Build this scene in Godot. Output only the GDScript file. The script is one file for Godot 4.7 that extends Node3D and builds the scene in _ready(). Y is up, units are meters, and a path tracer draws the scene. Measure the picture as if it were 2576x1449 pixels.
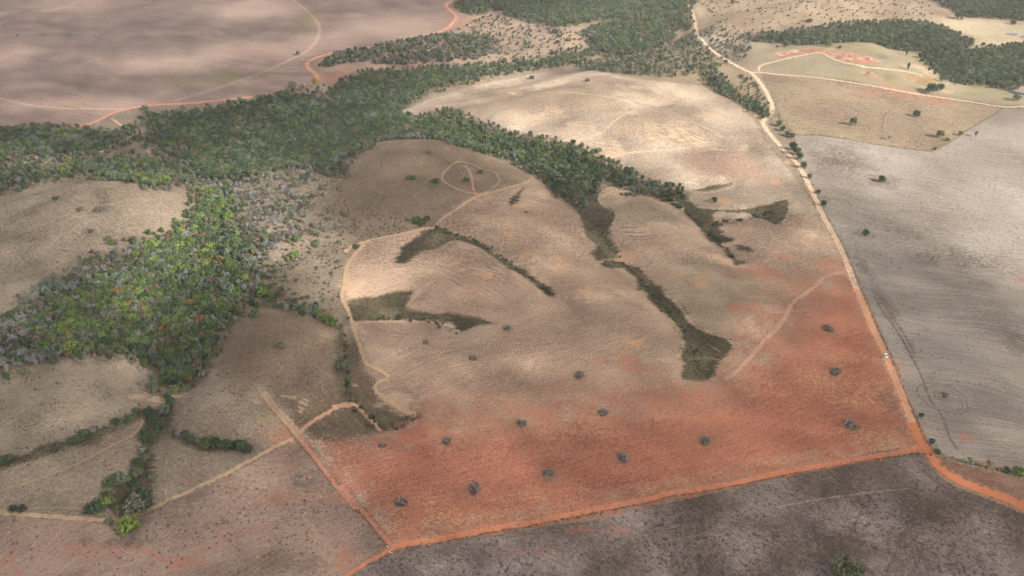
extends Node3D
# Farmland seen from a drone: ploughed and harvested fields, dirt roads, wooded valleys, cloud shadows.
# All places below are metres on the ground: x to the right, z towards the camera, which hangs over the origin.

const VALLEYS := [
	[18.7, 46, [-499,-547,-464,-561,-384,-583,-297,-599,-232,-640,-182,-686,-151,-758,-64,-792,30,-842,135,-911,226,-989]],
	[12.1, 32, [-138,-667,-56,-658,16,-607,69,-558,97,-554]],
	[6.5, 16, [97,-554,139,-530,160,-483,170,-444]],
	[7.8, 14, [53,-540,70,-489,79,-455,93,-419,114,-369,120,-345,121,-328]],
	[3.9, 7, [93,-419,104,-395,114,-369,120,-345,122,-330]],
	[5.46, 8, [-64,-482,-28,-455,4,-419,28,-394]],
	[3.9, 9, [-70,-475,-84,-455,-88,-436]],
	[16.5, 42, [-289,-576,-256,-489,-251,-424,-245,-369,-215,-312]],
	[7.8, 14, [-215,-312,-207,-279,-201,-242,-198,-219]],
	[9.1, 16, [-210,-400,-166,-384,-123,-369]],
	[5.85, 9, [-123,-369,-79,-370,-57,-366,-37,-357]],
	[5.2, 11, [-109,-384,-82,-388,-71,-393]],
	[6.5, 12, [-220,-282,-249,-264,-286,-247,-310,-233]],
	[5.2, 9, [-201,-269,-169,-257,-150,-255]],
	[6.5, 11, [-113,-349,-106,-319,-97,-295,-77,-276,-65,-278]],
	[11, 40, [295,-933,400,-933,485,-948,527,-868,543,-804,653,-792]],
	[5.85, 10, [165,-489,187,-498,224,-511]],
	[3.9, 9, [166,-549,177,-544,196,-551]],
	[5.2, 9, [165,-444,170,-431,176,-434]],
	[5.2, 13, [-339,-547,-341,-527,-362,-520,-397,-501,-423,-489]],
	[4.55, 12, [-274,-514,-301,-514,-329,-498,-355,-483]],
	[4.55, 12, [-305,-466,-342,-458,-370,-439,-389,-419]],
	[5.2, 13, [-239,-489,-216,-501,-186,-514,-168,-524,-132,-517]],
	[5.2, 12, [-206,-444,-187,-466,-164,-477,-139,-480]],
	[4.55, 11, [-193,-419,-176,-424,-162,-439,-151,-444]],
	[5.2, 13, [-152,-569,-123,-569,-89,-561,-67,-558]],
	[4.55, 12, [-138,-615,-117,-607,-86,-599]],
	[3.9, 12, [-189,-319,-172,-330,-155,-341,-143,-349]],
	[3.9, 11, [-247,-256,-234,-261,-221,-267]],
	[3.9, 11, [-198,-250,-186,-242,-176,-231]],
	[5.2, 16, [-81,-725,-38,-736,5,-747,60,-775]],
	[3.9, 16, [5,-658,55,-686,114,-695,155,-715]],
	[3.9, 18, [103,-599,150,-611,202,-640]],
	[4.55, 10, [341,-873,370,-882,398,-887]],
	[4.55, 9, [402,-873,425,-863,445,-849]],
	[3.9, 8, [417,-809,433,-797]],
	[3.9, 9, [468,-794,482,-788]],
	[5.2, 16, [-19,-896,32,-911,85,-925]],
	[3.9, 14, [-166,-855,-119,-882,-71,-903]],
	[5.2, 18, [280,-1032,341,-1038,407,-1058]],
	[3.9, 16, [427,-1058,479,-1032,544,-1045]]]
const HILLS := [[18.900000000000002, 60, -276, -305], [16.200000000000003, 60, -376, -514], [13.5, 48, -152, -330], [14.850000000000001, 60, -85, -591], [12.15, 90, 92, -725], [10.8, 60, -178, -455], [10.8, 52, -255, -253], [9.450000000000001, 45, -171, -276], [16.200000000000003, 100, 408, -1041], [9.450000000000001, 70, 423, -855], [-8.100000000000001, 60, 478, -736], [8.100000000000001, 60, -318, -514], [6.75, 70, 4, -444], [6.75, 70, 136, -414], [5.4, 60, -41, -414], [5.4, 90, 328, -414]]
const ROADS := [
	["dirt_road", "long pale dirt road running from the top edge to the junction beside the red field", 5.4, "beige", [285.5,-1227.4,261.2,-1093.2,259.8,-1042.6,258.5,-1005,252,-951.3,254.2,-890.5,265.3,-849.2,277.3,-822,283.7,-808.4,285.8,-775.3,284.2,-741,279.7,-711.8,270.7,-693.9,261,-680.3,258.6,-667.3,259.8,-646,263.2,-616.4,266.6,-596.4,267.5,-574.9,265.3,-549.4,263.2,-527.8,259.7,-498,257.6,-469.6,255.4,-445.7,252.1,-422.2,248.8,-397.1,246.3,-373,244,-352.3,243.3,-336.5,241.4,-322.5,240.3,-309.4,238.4,-295.2,235.8,-277.7,234.4,-265.2,234.5,-260.3,235.3,-253.2,235.5,-245.6,238,-239.2,245,-231.9,256.7,-225.6,268.9,-218,286.6,-204.9]],
	["dirt_path", "red earth track along the lower edge of the red ploughed field", 3.6, "orange", [233.3,-259.2,229.6,-256.2,220.4,-253.3,203.5,-250.4,186.6,-247,170,-243.7,153.6,-240.5,137.2,-236.8,121,-232.7,101.3,-228.7,82.1,-225.6,75,-223,52.2,-217.9,29.9,-212.9,8.2,-208,-13.2,-204,-27.2,-200.8,-41.1,-198.1,-50.7,-196.5,-58.9,-195]],
	["dirt_path", "narrow orange track leaving the lower left corner of the red field", 2.6, "orange", [-56.1,-195.2,-61.3,-192.7,-65.7,-189.3,-70.7,-186.4,-75.5,-182.7,-79.6,-179.2,-85.4,-174.2]],
	["dirt_path", "earth track along the left edge of the red field", 2.5, "salmon", [-147.6,-285.7,-139.3,-277.2,-130.6,-269.3,-122.9,-262,-118,-257,-110,-248.4,-101,-237.8,-91.3,-226.4,-81.3,-215.8,-92.1,-230.8,-85.4,-223,-80,-217,-73.8,-210.4,-67.7,-203.2,-62.7,-197.7,-59.6,-195]],
	["dirt_path", "broad pale strip of trodden ground above the left end of the red field", 5, "straw2", [-146.9,-287.7,-139.8,-279.5,-130.1,-270.7,-121.4,-262.2]],
	["dirt_path", "straw coloured track between the lower left fields", 2.7, "straw", [-123.9,-259.6,-132.5,-253.7,-144.1,-244.6,-156.1,-234.3,-169.7,-228.1,-178.6,-222.1,-185.2,-218.8,-190.6,-217.8,-196.2,-216.2,-201.3,-212,-207.8,-209.2,-218.9,-208,-232.5,-208.1,-246.6,-208.7,-260.9,-209.3,-279.4,-209.8]],
	["dirt_road", "winding salmon pink road round the irrigated circle field", 6, "pink", [-463.5,-662.1,-446,-670,-435.4,-674.8,-429.8,-684.6,-424.8,-696.3,-417.5,-706.7,-407.1,-713.7,-394.3,-719,-374.6,-722.7,-352.5,-724.5,-331.6,-729.9,-310.5,-735.5,-289.2,-741.2,-267.7,-747,-254.1,-760.8,-242.4,-771.1,-231,-783.8,-228.3,-797.8,-233.4,-809.8,-244.6,-826.7,-249.3,-840.1,-246.4,-853.9,-235.7,-868,-215.8,-882.5,-224.4,-872.8,-200.4,-884.9,-176.6,-902.4,-151.7,-917.8,-126.5,-936.3,-100.2,-952.6,-88.3,-969.4,-82.2,-992.5,-78.7,-1013.5,-82.9,-1032,-89.9,-1047.9,-96.2,-1064.1,-96.3,-1080.8,-88.7,-1091,-81,-1101.3,-70.4,-1140.7]],
	["dirt_road", "straight pale road crossing the right hand pasture", 2.8, "beige", [284.3,-810.9,293.1,-812.8,312.4,-805.8,342.3,-797.5,370.5,-785.7,398.6,-774.8,427.9,-766.9,458.6,-761.9,487.8,-755.2,512.3,-742.2,527.5,-728.6,538.5,-722,555.9,-720.8,594,-727.9]],
	["dirt_path", "pale track looping past the red quarry pits", 2.8, "beige", [294.3,-816.2,296.2,-825.7,304.5,-836.3,324,-845.7,343.1,-853.7,361.3,-858.3,375.5,-861,382.2,-856.2,387.5,-837.4,399.4,-824.2,414,-818.1,428.9,-813.5,444.4,-810.6,469.4,-809.3,485,-805.4]],
	["dirt_path", "curved tan track crossing the field to the car", 3.4, "tan", [248.3,-418,231.9,-412.3,221.3,-402.3,209.5,-390.9,200.4,-384.4,194.1,-376.8,190,-369.5,181.9,-358.2,173.9,-350.1,166.2,-342.2,158.3,-333.3,150.8,-324.7,141.4,-315.4,133.8,-309.1]],
	["dirt_path", "pale ridge track along the upper left edge of the big field", 3, "straw", [19.9,-574.7,11.8,-554.6,-3.2,-542.2,-16.5,-533.3,-29.6,-525.3,-39.8,-513.6,-50.6,-498.1,-60.3,-487.4,-66.2,-481.6,-73.1,-477.5,-87.7,-468.7,-103.2,-461,-115.2,-454,-123.7,-447.2,-128.4,-438]],
	["dirt_path", "pale track down the left edge of the big field", 3, "straw", [-115.2,-450.5,-119.9,-437.2,-122.8,-426.7,-123.4,-416.7,-121.6,-401,-122,-391.3,-118.8,-383.3,-114.9,-377,-110.8,-365.7,-105.2,-351,-100.1,-338.3,-95.7,-327.9,-92.7,-321.8,-77.5,-311.5,-82.9,-306.5,-85,-302.5,-79.9,-296.3,-70.6,-290,-57.4,-283.7]],
	["wheel_path", "pale closed loop of wheel tracks on the brown hill", 2.4, "straw2", [-49.2,-576,-56.3,-567.4,-62.7,-558,-59.8,-544.6,-53.2,-537.9,-44.4,-532.5,-34.6,-529.2,-25,-531.1,-16.7,-540.1,-11.9,-550.6,-13.4,-563.1,-17.3,-570,-26.2,-569,-32,-573,-41,-576.1,-49.2,-576]],
	["wheel_path", "reddish wheel track through the middle of the loop", 2, "tan", [-42.6,-571.1,-37.1,-559.1,-35.3,-546.4,-33.5,-533.7,-28.9,-522.9]],
	["foot_path", "thin pale cattle path on the left pasture", 1.3, "straw2", [-408.2,-455.1,-402.1,-456.7,-382.5,-463.6,-369.2,-471.8,-360,-482.2,-343.9,-488.7,-338.6,-495,-322.4,-504,-310.9,-515.6]],
	["foot_path", "thin pale cattle path above the left forest", 1.2, "straw2", [-379.7,-402.2,-376.4,-407.1,-360.1,-415.8,-348.3,-423.6,-338.4,-431.6,-324.3,-437.4,-314,-442.2]],
	["foot_path", "thin pale path between the lower left gullies", 1.2, "straw2", [-269.9,-219.3,-262.3,-222,-253.4,-224.9,-241.5,-230.6,-232,-237,-225.4,-243.6,-218.2,-252.2,-213.8,-258.6,-212.3,-264.1,-212.6,-270.4]],
	["foot_path", "thin path above the straw coloured track at lower left", 1, "straw2", [-261.6,-210.7,-247.9,-211.9,-234.4,-212.8,-223.7,-213.2,-215.5,-212.5,-211.1,-211.1]],
	["dirt_path", "short brown curved track in the dark pasture", 2.8, "tan", [-121.8,-264,-115.7,-272.4,-109.1,-279.5,-102.8,-287.2,-95.1,-293,-107,-284.6,-100.5,-291.3,-95.7,-291.7,-89.9,-286.4,-82.9,-279.2,-77,-272.7]],
	["foot_path", "winding pale cattle path in the pasture right of the road", 1.1, "straw2", [438.1,-736.9,421.7,-718.3,404.7,-704.3,393.7,-692.5,386.3,-678.4,377.9,-661.9]],
	["dirt_path", "short reddish track climbing through the far scrub", 2.6, "pink", [-30.3,-1041.5,-34.9,-1025.8,-35.2,-1001.4,-35.5,-978]],
	["dirt_path", "pale forest clearing track at the upper left", 3, "pink2", [-419.6,-687.9,-404.7,-673.5,-389.7,-664.8,-380.4,-655.6,-387.8,-645.6,-397.7,-635.2,-403.7,-625.6,-410.1,-621.2]]]
const PASSES := [
	[0.55, "pink", [-79.3,-435.3,-47.4,-453.4,-25.3,-442.5,-3.7,-417,21.5,-396.9,19.1,-384.2,1.3,-370.8,-27.4,-367.1,-70.9,-377.2,-68.9,-395,-65.1,-399.7,-77.2,-418.6]],
	[-0.1, "tan", [-57.8,-484.1,-34,-516.5,-4.4,-527.5,20.7,-558.8,33.7,-539.4,49.6,-517.9,57.2,-466.6,62.2,-426.2,85.9,-426.3,93.2,-403.6,60.6,-386.6,36.2,-390.6,21.8,-405.7,6.7,-422.6,-14.6,-441.2,-25.9,-457.1]],
	[0.2, "dusk", [-105.7,-363.5,-66.2,-367.5,-48.6,-365,-66.8,-341.1,-86.9,-334.9,-96.1,-341.3]],
	[0.02, "drab", [116.5,-432.2,148.5,-433,187.1,-418.9,226.7,-412.3,198.3,-387.3,151.3,-357.3,128.7,-359.7,118.7,-382.7,111.7,-400.5]],
	[-0.55, "pink", [-75.7,-311,37,-324,80.4,-314.1,52.7,-300.1,1.2,-293.2,-40.2,-280,-54.1,-285.7]],
	[0.75, "drab", [84.4,-557.8,113.4,-541.5,138.3,-516,146.9,-488.7,115.1,-481,88,-490.6,79.7,-518.9]],
	[-0.6, "dusk", [34.7,-382.1,46.9,-387.8,51.8,-375.2,39.8,-368.2]],
	[0.4, "drab", [102,-674.5,162.7,-693.3,183,-665.7,177.8,-636.3,125.2,-633.2,99.4,-649.3]],
	[-0.35, "dusk", [156,-609.2,204.9,-624.5,231,-596.4,239.2,-557.1,209.3,-557.7,172.7,-569.6]],
	[0.2, "drab", [-37.9,-774.4,33.6,-760,105.7,-710.3,118.5,-691.2,45.6,-688,-20.4,-714.2]],
	[0.6, "pink", [148.9,-453,195.6,-448,213.8,-436.7,190,-428.6,161.3,-439.1]]]
const QUARRY := [[327.2,-867.9,343.7,-881.9,362.3,-885.9,380.1,-887.4,389.9,-885.8,376.8,-864.9,362.3,-861.5,344.3,-857.2,337.4,-857], [386.4,-868.4,408.8,-871.6,415.4,-866.1,428.9,-856.6,446.5,-848.5,440.5,-829.6,424.3,-824.8,413.9,-828.2,400.5,-827.6,392,-836.4,387.6,-847.8], [407.3,-799.4,418.8,-810.8,426.4,-804.3,438,-796,433.1,-791.8,420.9,-791.2], [460,-797.5,475.7,-803.4,492.8,-803.1,498.4,-800,480.2,-792,466.3,-794.5]]
const REGIONS := {
	"pivot_field": [-572.1,-652.2,-521.4,-661.7,-493.1,-669.7,-463.5,-662.1,-446,-670,-435.4,-674.8,-429.8,-684.6,-424.8,-696.3,-417.5,-706.7,-407.1,-713.7,-394.3,-719,-374.6,-722.7,-352.5,-724.5,-331.6,-729.9,-310.5,-735.5,-289.2,-741.2,-267.7,-747,-254.1,-760.8,-242.4,-771.1,-231,-783.8,-228.3,-797.8,-233.4,-809.8,-244.6,-826.7,-249.3,-840.1,-246.4,-853.9,-235.7,-868,-215.8,-882.5,-224.4,-872.8,-200.4,-884.9,-176.6,-902.4,-151.7,-917.8,-126.5,-936.3,-100.2,-952.6,-88.3,-969.4,-82.2,-992.5,-78.7,-1013.5,-82.9,-1032,-89.9,-1047.9,-96.2,-1064.1,-96.3,-1080.8,-88.7,-1091,-81,-1101.3,-70.4,-1140.7,-367.9,-1163.2,-587.3,-1163.2,-806.8,-1163.2,-894.6,-1163.2],
	"stubble_field_far": [-122.1,-707.2,-118.8,-724.4,-111.8,-754.4,-96.2,-778.5,-78.6,-789.6,-56.1,-808.2,-28,-825,5.9,-840.2,40.8,-857.5,75.5,-857.5,115.9,-790.9,159.7,-776.2,196.1,-774.6,221.1,-763.5,234.7,-744.5,243.4,-725.9,250.7,-704,251.4,-680,250.1,-652.8,250.1,-627.1,253.4,-598.8,256.4,-572,257.3,-546.6,256.9,-519.1,253.6,-499.5,205.6,-502.1,171.2,-500.7,157.1,-521.5,155.4,-530.5,159.8,-536.1,152.6,-543.7,139.6,-550,121.1,-566.9,104.8,-583.1,91.5,-600.4,73.7,-614.8,43.8,-630.5,16.8,-646.7,-15.5,-666.8,-36.6,-685.3,-53.9,-698.1,-75.5,-704.5,-96.2,-699.1,-117.5,-698.6],
	"stubble_field": [-117.1,-259.4,-104,-260.8,-76.6,-270.8,-55.4,-281.3,-66.7,-285.4,-76.9,-291.5,-84.1,-300.1,-85,-307.4,-91.3,-315.9,-99.5,-335.2,-106.3,-351.3,-112.3,-370.6,-118.7,-382.1,-123,-395.7,-124.4,-413,-122.8,-434.4,-118.3,-448.8,-103.1,-460.3,-73.6,-476.4,-63.9,-483.2,-51.9,-492.5,-39.8,-513.1,-26.9,-529.2,-9.8,-540.3,7.9,-552.9,23.1,-581.8,30.2,-554.7,35.9,-527,46.7,-515.9,55,-510.6,58.1,-498.4,59.7,-468.8,66.1,-452.6,70.1,-431.6,82.4,-442,82.4,-469.3,79.6,-487.2,87.4,-500.4,85.1,-522.2,76,-524.5,77,-547.2,84.5,-560.6,95.6,-562.6,118.4,-547,141.1,-535.4,154.2,-514.3,163.4,-502.5,171.2,-500.7,205.6,-502.1,253.6,-499.5,255.6,-468.5,252.2,-429.8,248.7,-400.8,245.1,-370.6,242,-334,239.7,-302.7,235.9,-277.4,232.8,-264,228.4,-258.3,180,-247.2,133,-237.4,87.5,-225.9,44,-214.9,2.5,-206.7,-37.6,-198.8,-57.3,-195.9,-60.5,-197.3,-71.5,-210.7,-87.1,-228.8,-98.1,-241.5,-109.4,-254.2],
	"ploughed_field": [-116.6,-259,-103.9,-260.3,-76.3,-269,-53.8,-277.9,-20.7,-279.6,14.8,-285.2,51.1,-290.9,88.3,-297.9,126.9,-306.6,142.6,-320,159.1,-335.2,179.5,-361.5,198.1,-386.7,222.3,-408,243.9,-415.1,248.2,-400.8,244.6,-370.6,241.2,-332.1,238.7,-302.7,235,-277.4,231.4,-264,226.6,-258.3,180.5,-248.6,133.4,-238.7,87.7,-227.1,44.1,-216.1,2.5,-207.9,-37.7,-199.9,-57.4,-197,-60.2,-198.4,-71.2,-211.1,-86.8,-229.3,-97.8,-242,-109,-254.2],
	"ploughed_paint": [-125,-260.7,-104.1,-261.4,-76.5,-270,-53.8,-277.9,-20.7,-279.6,14.8,-285.2,51.1,-290.9,88.3,-297.9,126.9,-306.6,142.6,-320,159.1,-335.2,179.5,-361.5,198.1,-386.7,222.3,-408,243.9,-415.1,259.7,-414.5,255,-346.7,245.5,-278.8,236.7,-249.9,176.2,-236.6,130.1,-226.4,43.1,-204.9,-36.9,-189.5,-63.7,-185.2,-79.5,-209.5,-100.9,-233.7],
	"grey_field": [283,-644.4,288.7,-649,307.7,-647.5,332.3,-638.4,355.7,-627.9,379.2,-619.2,403.6,-613.5,414.5,-619.3,434.1,-634.4,460.3,-658.1,501.2,-693.4,528.3,-716.5,536.2,-717.8,550.9,-712,634.7,-695.4,316.3,-219,280.4,-238.1,268.7,-240.9,259.1,-244.6,249.4,-248.4,240,-253.3,238.8,-259.2,239.3,-267.2,240.6,-280.9,241.9,-295.3,242.7,-309.1,245.6,-314,247.4,-337.6,249.4,-365.9,251.1,-395.6,256.2,-436.4,261.6,-480.4,265.1,-516.3,269,-552.6,265,-537.1,269.3,-572.4,274.6,-604.9,280.1,-630.8],
	"fallow_field": [-59.8,-192,-37.5,-196.6,2.4,-203.3,43.5,-210.2,86.6,-220.9,131.6,-232.2,178.4,-242.6,214.2,-249.4,229.4,-253.5,232.2,-245,233.7,-236.6,240,-229.6,251.5,-222.9,269.8,-210.9,296.6,-189.5,264.9,-141.9,-85.5,-141.9,-78.2,-179.3,-64.3,-189],
	"verge_field": [236.7,-251.3,246.1,-246.4,260.8,-240.7,282.7,-233.2,317.1,-220.2,301.7,-197,273.1,-216.6,254.2,-228.1,241.5,-237.1,237.2,-245.3],
	"weedy_field": [-123.5,-257.8,-137,-246.9,-155.6,-232.5,-168.7,-225.4,-181.1,-218.8,-191.6,-214.7,-189,-206.6,-194.8,-203.4,-202,-207.9,-212.1,-207.2,-231.9,-206.6,-259.9,-207,-285.8,-208,-260.5,-141.9,-89,-141.9,-79.1,-179.3,-65.5,-190.5,-63.9,-195.8,-79.4,-213.7,-92.3,-228.1,-80.9,-213.7,-92.7,-226.4,-106.2,-241.2,-119.8,-255],
	"pasture_right": [294.6,-806.4,311.2,-801.7,341.1,-793.7,369.3,-782.2,397.4,-771.4,426.6,-763.6,457.3,-758.7,486.4,-752,510.5,-738.7,525.6,-725.1,529.2,-718.3,502.3,-695.4,461.2,-660,434.9,-636,415.6,-621.7,404.7,-615.8,380.3,-621.5,356.7,-630.3,333.2,-640.8,308.6,-650,289.5,-651.5,284.1,-661.5,281.9,-677.6,284.7,-711.6,289.5,-759.9],
	"green_pasture": [312.2,-944.4,334.6,-938,347.2,-918.8,362.8,-912.2,389,-911.1,402.9,-889,429.7,-932.3,455.7,-941.4,479.9,-940.5,485.7,-918.8,509.1,-911.4,525.9,-896.5,526.7,-870.4,517.2,-833.3,529.4,-821.8,543.6,-799.4,568.7,-806.6,568.8,-781.1,574.4,-752.1,614.9,-736.5,604.1,-719.9,557.9,-724.4,540,-724.8,529,-731.5,513.7,-745,489,-757.9,459.7,-764.4,428.9,-769.5,399.5,-777.4,371.4,-788.4,343.3,-800.5,313.3,-809.1,296.9,-814.9,297.8,-830,295.5,-853.1,308.4,-909.7],
	"dry_hillside": [265.8,-1137.7,258.5,-1056.4,260.2,-998.8,284.6,-965.3,324.2,-957.3,358.7,-963.2,396.4,-965.6,436.6,-973.1,479.5,-984.6,518.6,-985.6,557.3,-986.1,577.8,-976.3,570.3,-944.1,601,-938.7,586.6,-898.9,597.4,-878.8,658.5,-902.4,720.2,-907.5,864.8,-1140.7],
	"sand_flat": [598.7,-1012.2,628.7,-1013.1,664.9,-1007.4,708.1,-989.6,744.8,-978,702.2,-907.5,658.5,-902.4,631,-892.4,593.7,-888.7,592.8,-908,604.7,-938.7,593.3,-949.3,577.7,-959.8,585.3,-988],
	"scrub_ground": [-80,-1084.2,-30.3,-1084.2,-27.2,-1038.3,2.7,-1013.5,22,-995.5,41.2,-989.7,70.8,-1001.6,110.3,-1008.7,137.6,-1006.8,115.9,-961,110.1,-933.9,75.6,-918,38.3,-895.8,20.1,-879.4,-15.1,-873.9,-49.4,-855.4,-99.2,-835,-148.1,-822.6,-180.8,-818.9,-194.2,-800.5,-209,-793.4,-180.1,-795.7,-204,-774.7,-224.4,-798.2,-243.1,-831.1,-243,-853.9,-222.2,-870.4,-223,-865.6,-175.4,-894.9,-125.6,-928.3,-90.6,-949.9,-78.6,-995.5],
	"bush_ground": [-31.4,-1227.9,-28.6,-1097.9,6.8,-1023.2,88.1,-975.3,113.3,-948.4,100.8,-923.4,57.4,-894.5,6,-860.9,76.2,-866.3,116.6,-796.5,160.4,-780.5,196.9,-778.4,221.9,-767,245.5,-734.5,255,-704.2,252.5,-635.5,259.6,-639.9,257.9,-661.9,260.2,-680.3,270.7,-696.8,278.7,-712.8,282.4,-741,284.2,-773,281.4,-803.5,274.9,-818.3,263.4,-845.2,251.1,-883.5,249.1,-947.8,256.6,-1006.3,257.7,-1043.3,284.9,-1227.4],
	"brown_hill": [-193.1,-372.3,-189,-384.2,-166,-382.4,-146,-371.2,-126.8,-369.9,-117.3,-353.7,-114.5,-338.6,-109.5,-325.3,-108.5,-307.1,-117.2,-294.1,-133.2,-283.5,-140.3,-285.1,-147.9,-288.3,-161.3,-286.3,-177.3,-303.4,-191.4,-317.7,-192.7,-329,-193.9,-348.4],
	"brown_hill_2": [-157.7,-560.9,-143.9,-589.2,-129.7,-616.9,-113.7,-638.7,-81.2,-631.8,-60.3,-616,-33.8,-615.2,-3.1,-613.7,19.4,-583.1,7.9,-554.5,-9.8,-541.7,-26.9,-530.5,-39.9,-514.4,-52,-493.7,-64,-484.3,-73.6,-477.3,-103.3,-461.4,-118.5,-449.9,-127.5,-457.4,-139.7,-486.1,-154.7,-511.5,-169.1,-528.9,-160.1,-537.8],
	"grass_dome": [-339.8,-266,-317.4,-288.3,-303.4,-292,-288.5,-293.4,-277.6,-299.8,-265.5,-310.5,-256.5,-318.2,-244.7,-320.5,-232.6,-315.5,-225,-305.6,-218.5,-293.9,-215.4,-280.6,-224.7,-268.5,-237.6,-259.9,-249.5,-253.4,-261.4,-246.8,-277.5,-241.7,-311.3,-236],
	"dark_pasture": [-137.6,-282.8,-129.7,-288.4,-117.2,-294.1,-108.2,-305.5,-110,-321.4,-108.5,-340.5,-105.1,-347.4,-99.3,-333.5,-92.1,-316.1,-85.2,-306.8,-84.6,-300.2,-77.3,-291.1,-67.1,-284.9,-56.6,-281.2,-76.9,-272.4,-89,-264.7,-104.2,-261.6,-114.3,-261.9,-125.1,-271.3]}
const GULLIES := [
	["dark grassy gully with a steep head beside the curved tan track", [66.5,-427,75.1,-435.6,83.1,-437.7,90,-432.5,96.4,-426.8,100.4,-417.9,106.6,-405.4,111.8,-394.2,117.8,-383.1,122.6,-371.8,115.3,-385.4,119.1,-379,121.4,-370,125.6,-362.2,132.2,-353.8,139.9,-347.9,143.8,-344.9,144.2,-338.6,140.3,-333,136.1,-329.4,132.6,-324.6,128.9,-316.6,126.4,-313.6,122.8,-309.8,113.8,-308.9,106.9,-309.6,106.2,-315,112.7,-327.5,110.6,-331.7,112,-338.6,115.8,-348,114.9,-358.8,111.9,-369.2,116.3,-361.2,112.3,-366.4,107.8,-374.4,102.9,-380.9,99,-388,95.9,-400.9,90.3,-398.3,93.3,-411.1,90.4,-419.9,83.9,-427.7,73.3,-421.4,67.2,-423.4]],
	["dark gully below the forest point between two field tongues", [32.1,-587.2,38.6,-538,47.7,-525.7,56.2,-508.4,59,-486.7,59.6,-468,64.4,-459.3,67.6,-457,62.4,-439.6,66.7,-428.9,77.9,-440.1,83,-449.7,82.4,-459.1,78.3,-472.1,80.6,-482.8,83.8,-492.5,87,-501.7,83.6,-512.4,77.3,-519,75.7,-536.1,80.4,-555.5,78.6,-564.2,66.8,-577.2]],
	["thin dark gully snaking down the middle of the big field", [-63.7,-485.8,-55.3,-480.6,-43.1,-468.6,-31.4,-458.2,-24.7,-453.8,-17.9,-445.1,-9.1,-431.3,-0.6,-425.4,8.7,-419.8,13.8,-412.7,21.8,-405.7,27.7,-400.1,31.9,-392.6,28.3,-389.7,23.5,-394.6,15.7,-404.7,10.7,-410.2,1.4,-415.7,-6.9,-421.3,-14.4,-432.7,-25.4,-444.5,-35.4,-451.5,-44.2,-453.9,-48.5,-452.8,-52.3,-446.7,-60.5,-441.8,-70.9,-437.8,-77.3,-427.8,-80,-424.2,-88.2,-429.3,-87.5,-439,-86.8,-450.4,-80.3,-460.6,-74.5,-468.5,-73,-476.2,-67.9,-481.1]],
	["olive gully entering the big field from its left edge", [-117.6,-387,-103.6,-391.3,-89,-394.8,-79.1,-396.8,-70.2,-398,-71.7,-392.6,-75,-379.8,-70.8,-376.2,-56.9,-373.4,-42,-370.2,-27.4,-365.9,-17.7,-362.6,-11.5,-359.9,-12.9,-358.2,-22.3,-357.3,-30.8,-355.7,-35.7,-356.9,-39.8,-362.3,-48.7,-366.3,-61.5,-368.5,-76.1,-369.5,-95.3,-368.2,-106.7,-368.1,-112,-370.2]],
	["forked dark gully ending near the road", [156.4,-524.3,161.4,-513.6,177.8,-509,196.6,-512.3,216.3,-518.5,233.3,-524.6,239,-524.1,234,-508.4,225.8,-492.5,216.4,-484.5,212.7,-490.9,207.5,-505.7,196,-508.8,183.6,-507.6,172.3,-505.4,169.1,-500.6,170.9,-491.4,172.2,-473.8,176.5,-464.4,168.9,-464,160,-464.5,156.8,-475.1,154.9,-492.2,153.7,-503.3,147.8,-521.5,145,-532.7,139.7,-537.4]],
	["narrow dark grass strip at the rim of the pale field", [163,-545.1,175.5,-551.1,188.8,-554.7,197.5,-556.9,195,-553.7,185.2,-549.1,172,-545.6]],
	["short dark gully below the pale washout", [167.1,-456.8,171.1,-450.7,172.7,-440.2,179.6,-434.7,176.5,-430.9,170,-430.4,170.6,-440.4,168.4,-448.6]],
	["small dark hollow beside the pale washout", [176.8,-456.8,182.5,-454.6,187.6,-445.6,182.6,-446.4,179.4,-450.3]],
	["small dark wedge near the ridge track", [-3.1,-510,0.5,-525.3,6.6,-536.2,10.4,-545,6.5,-525.7,2.8,-514]],
	["dark gully along the lower left edge of the big field", [-118.6,-364.3,-112.4,-351.7,-105.1,-331.4,-102.4,-312.9,-93.9,-297.8,-80.3,-288.4,-55.4,-281.3,-68.6,-279.8,-75.8,-272.5,-85.1,-273.4,-94.1,-285,-103.7,-295.7,-110.2,-313.6,-115.5,-337.9]],
	["bushy gully at the left edge below the grass dome", [-295.5,-241.8,-277,-241,-263.3,-239.3,-255.2,-245.9,-244.3,-250.6,-241.2,-256.7,-230.3,-262,-223.4,-266.2,-218,-280.3,-214,-275.2,-219,-263.1,-226.3,-256.4,-228.1,-250.3,-236.4,-246.3,-241.5,-244.9,-251.9,-239,-263.6,-235.2,-271.3,-231.8,-287,-230.3]],
	["bushy gully running down to the yellow green bush", [-215.3,-279.4,-200.2,-280.7,-195.4,-269.9,-197.1,-262.4,-200.4,-257.1,-201.6,-251.2,-197.7,-239.7,-194.1,-231.5,-192.2,-222,-196.5,-217,-211.2,-214.5,-215.1,-214.9,-213.2,-220.1,-212.3,-228.4,-207.5,-235,-206.3,-243.7,-209.2,-256.8,-209.7,-264.2]],
	["bushy side gully pointing right to the straw track", [-196.5,-263.1,-183.8,-261.5,-174.5,-256.5,-163,-256.4,-154,-257.1,-146.2,-253.9,-146.1,-251,-161.2,-250.7,-171,-248.7,-180.6,-252.7,-189.7,-256.4]]]
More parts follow.
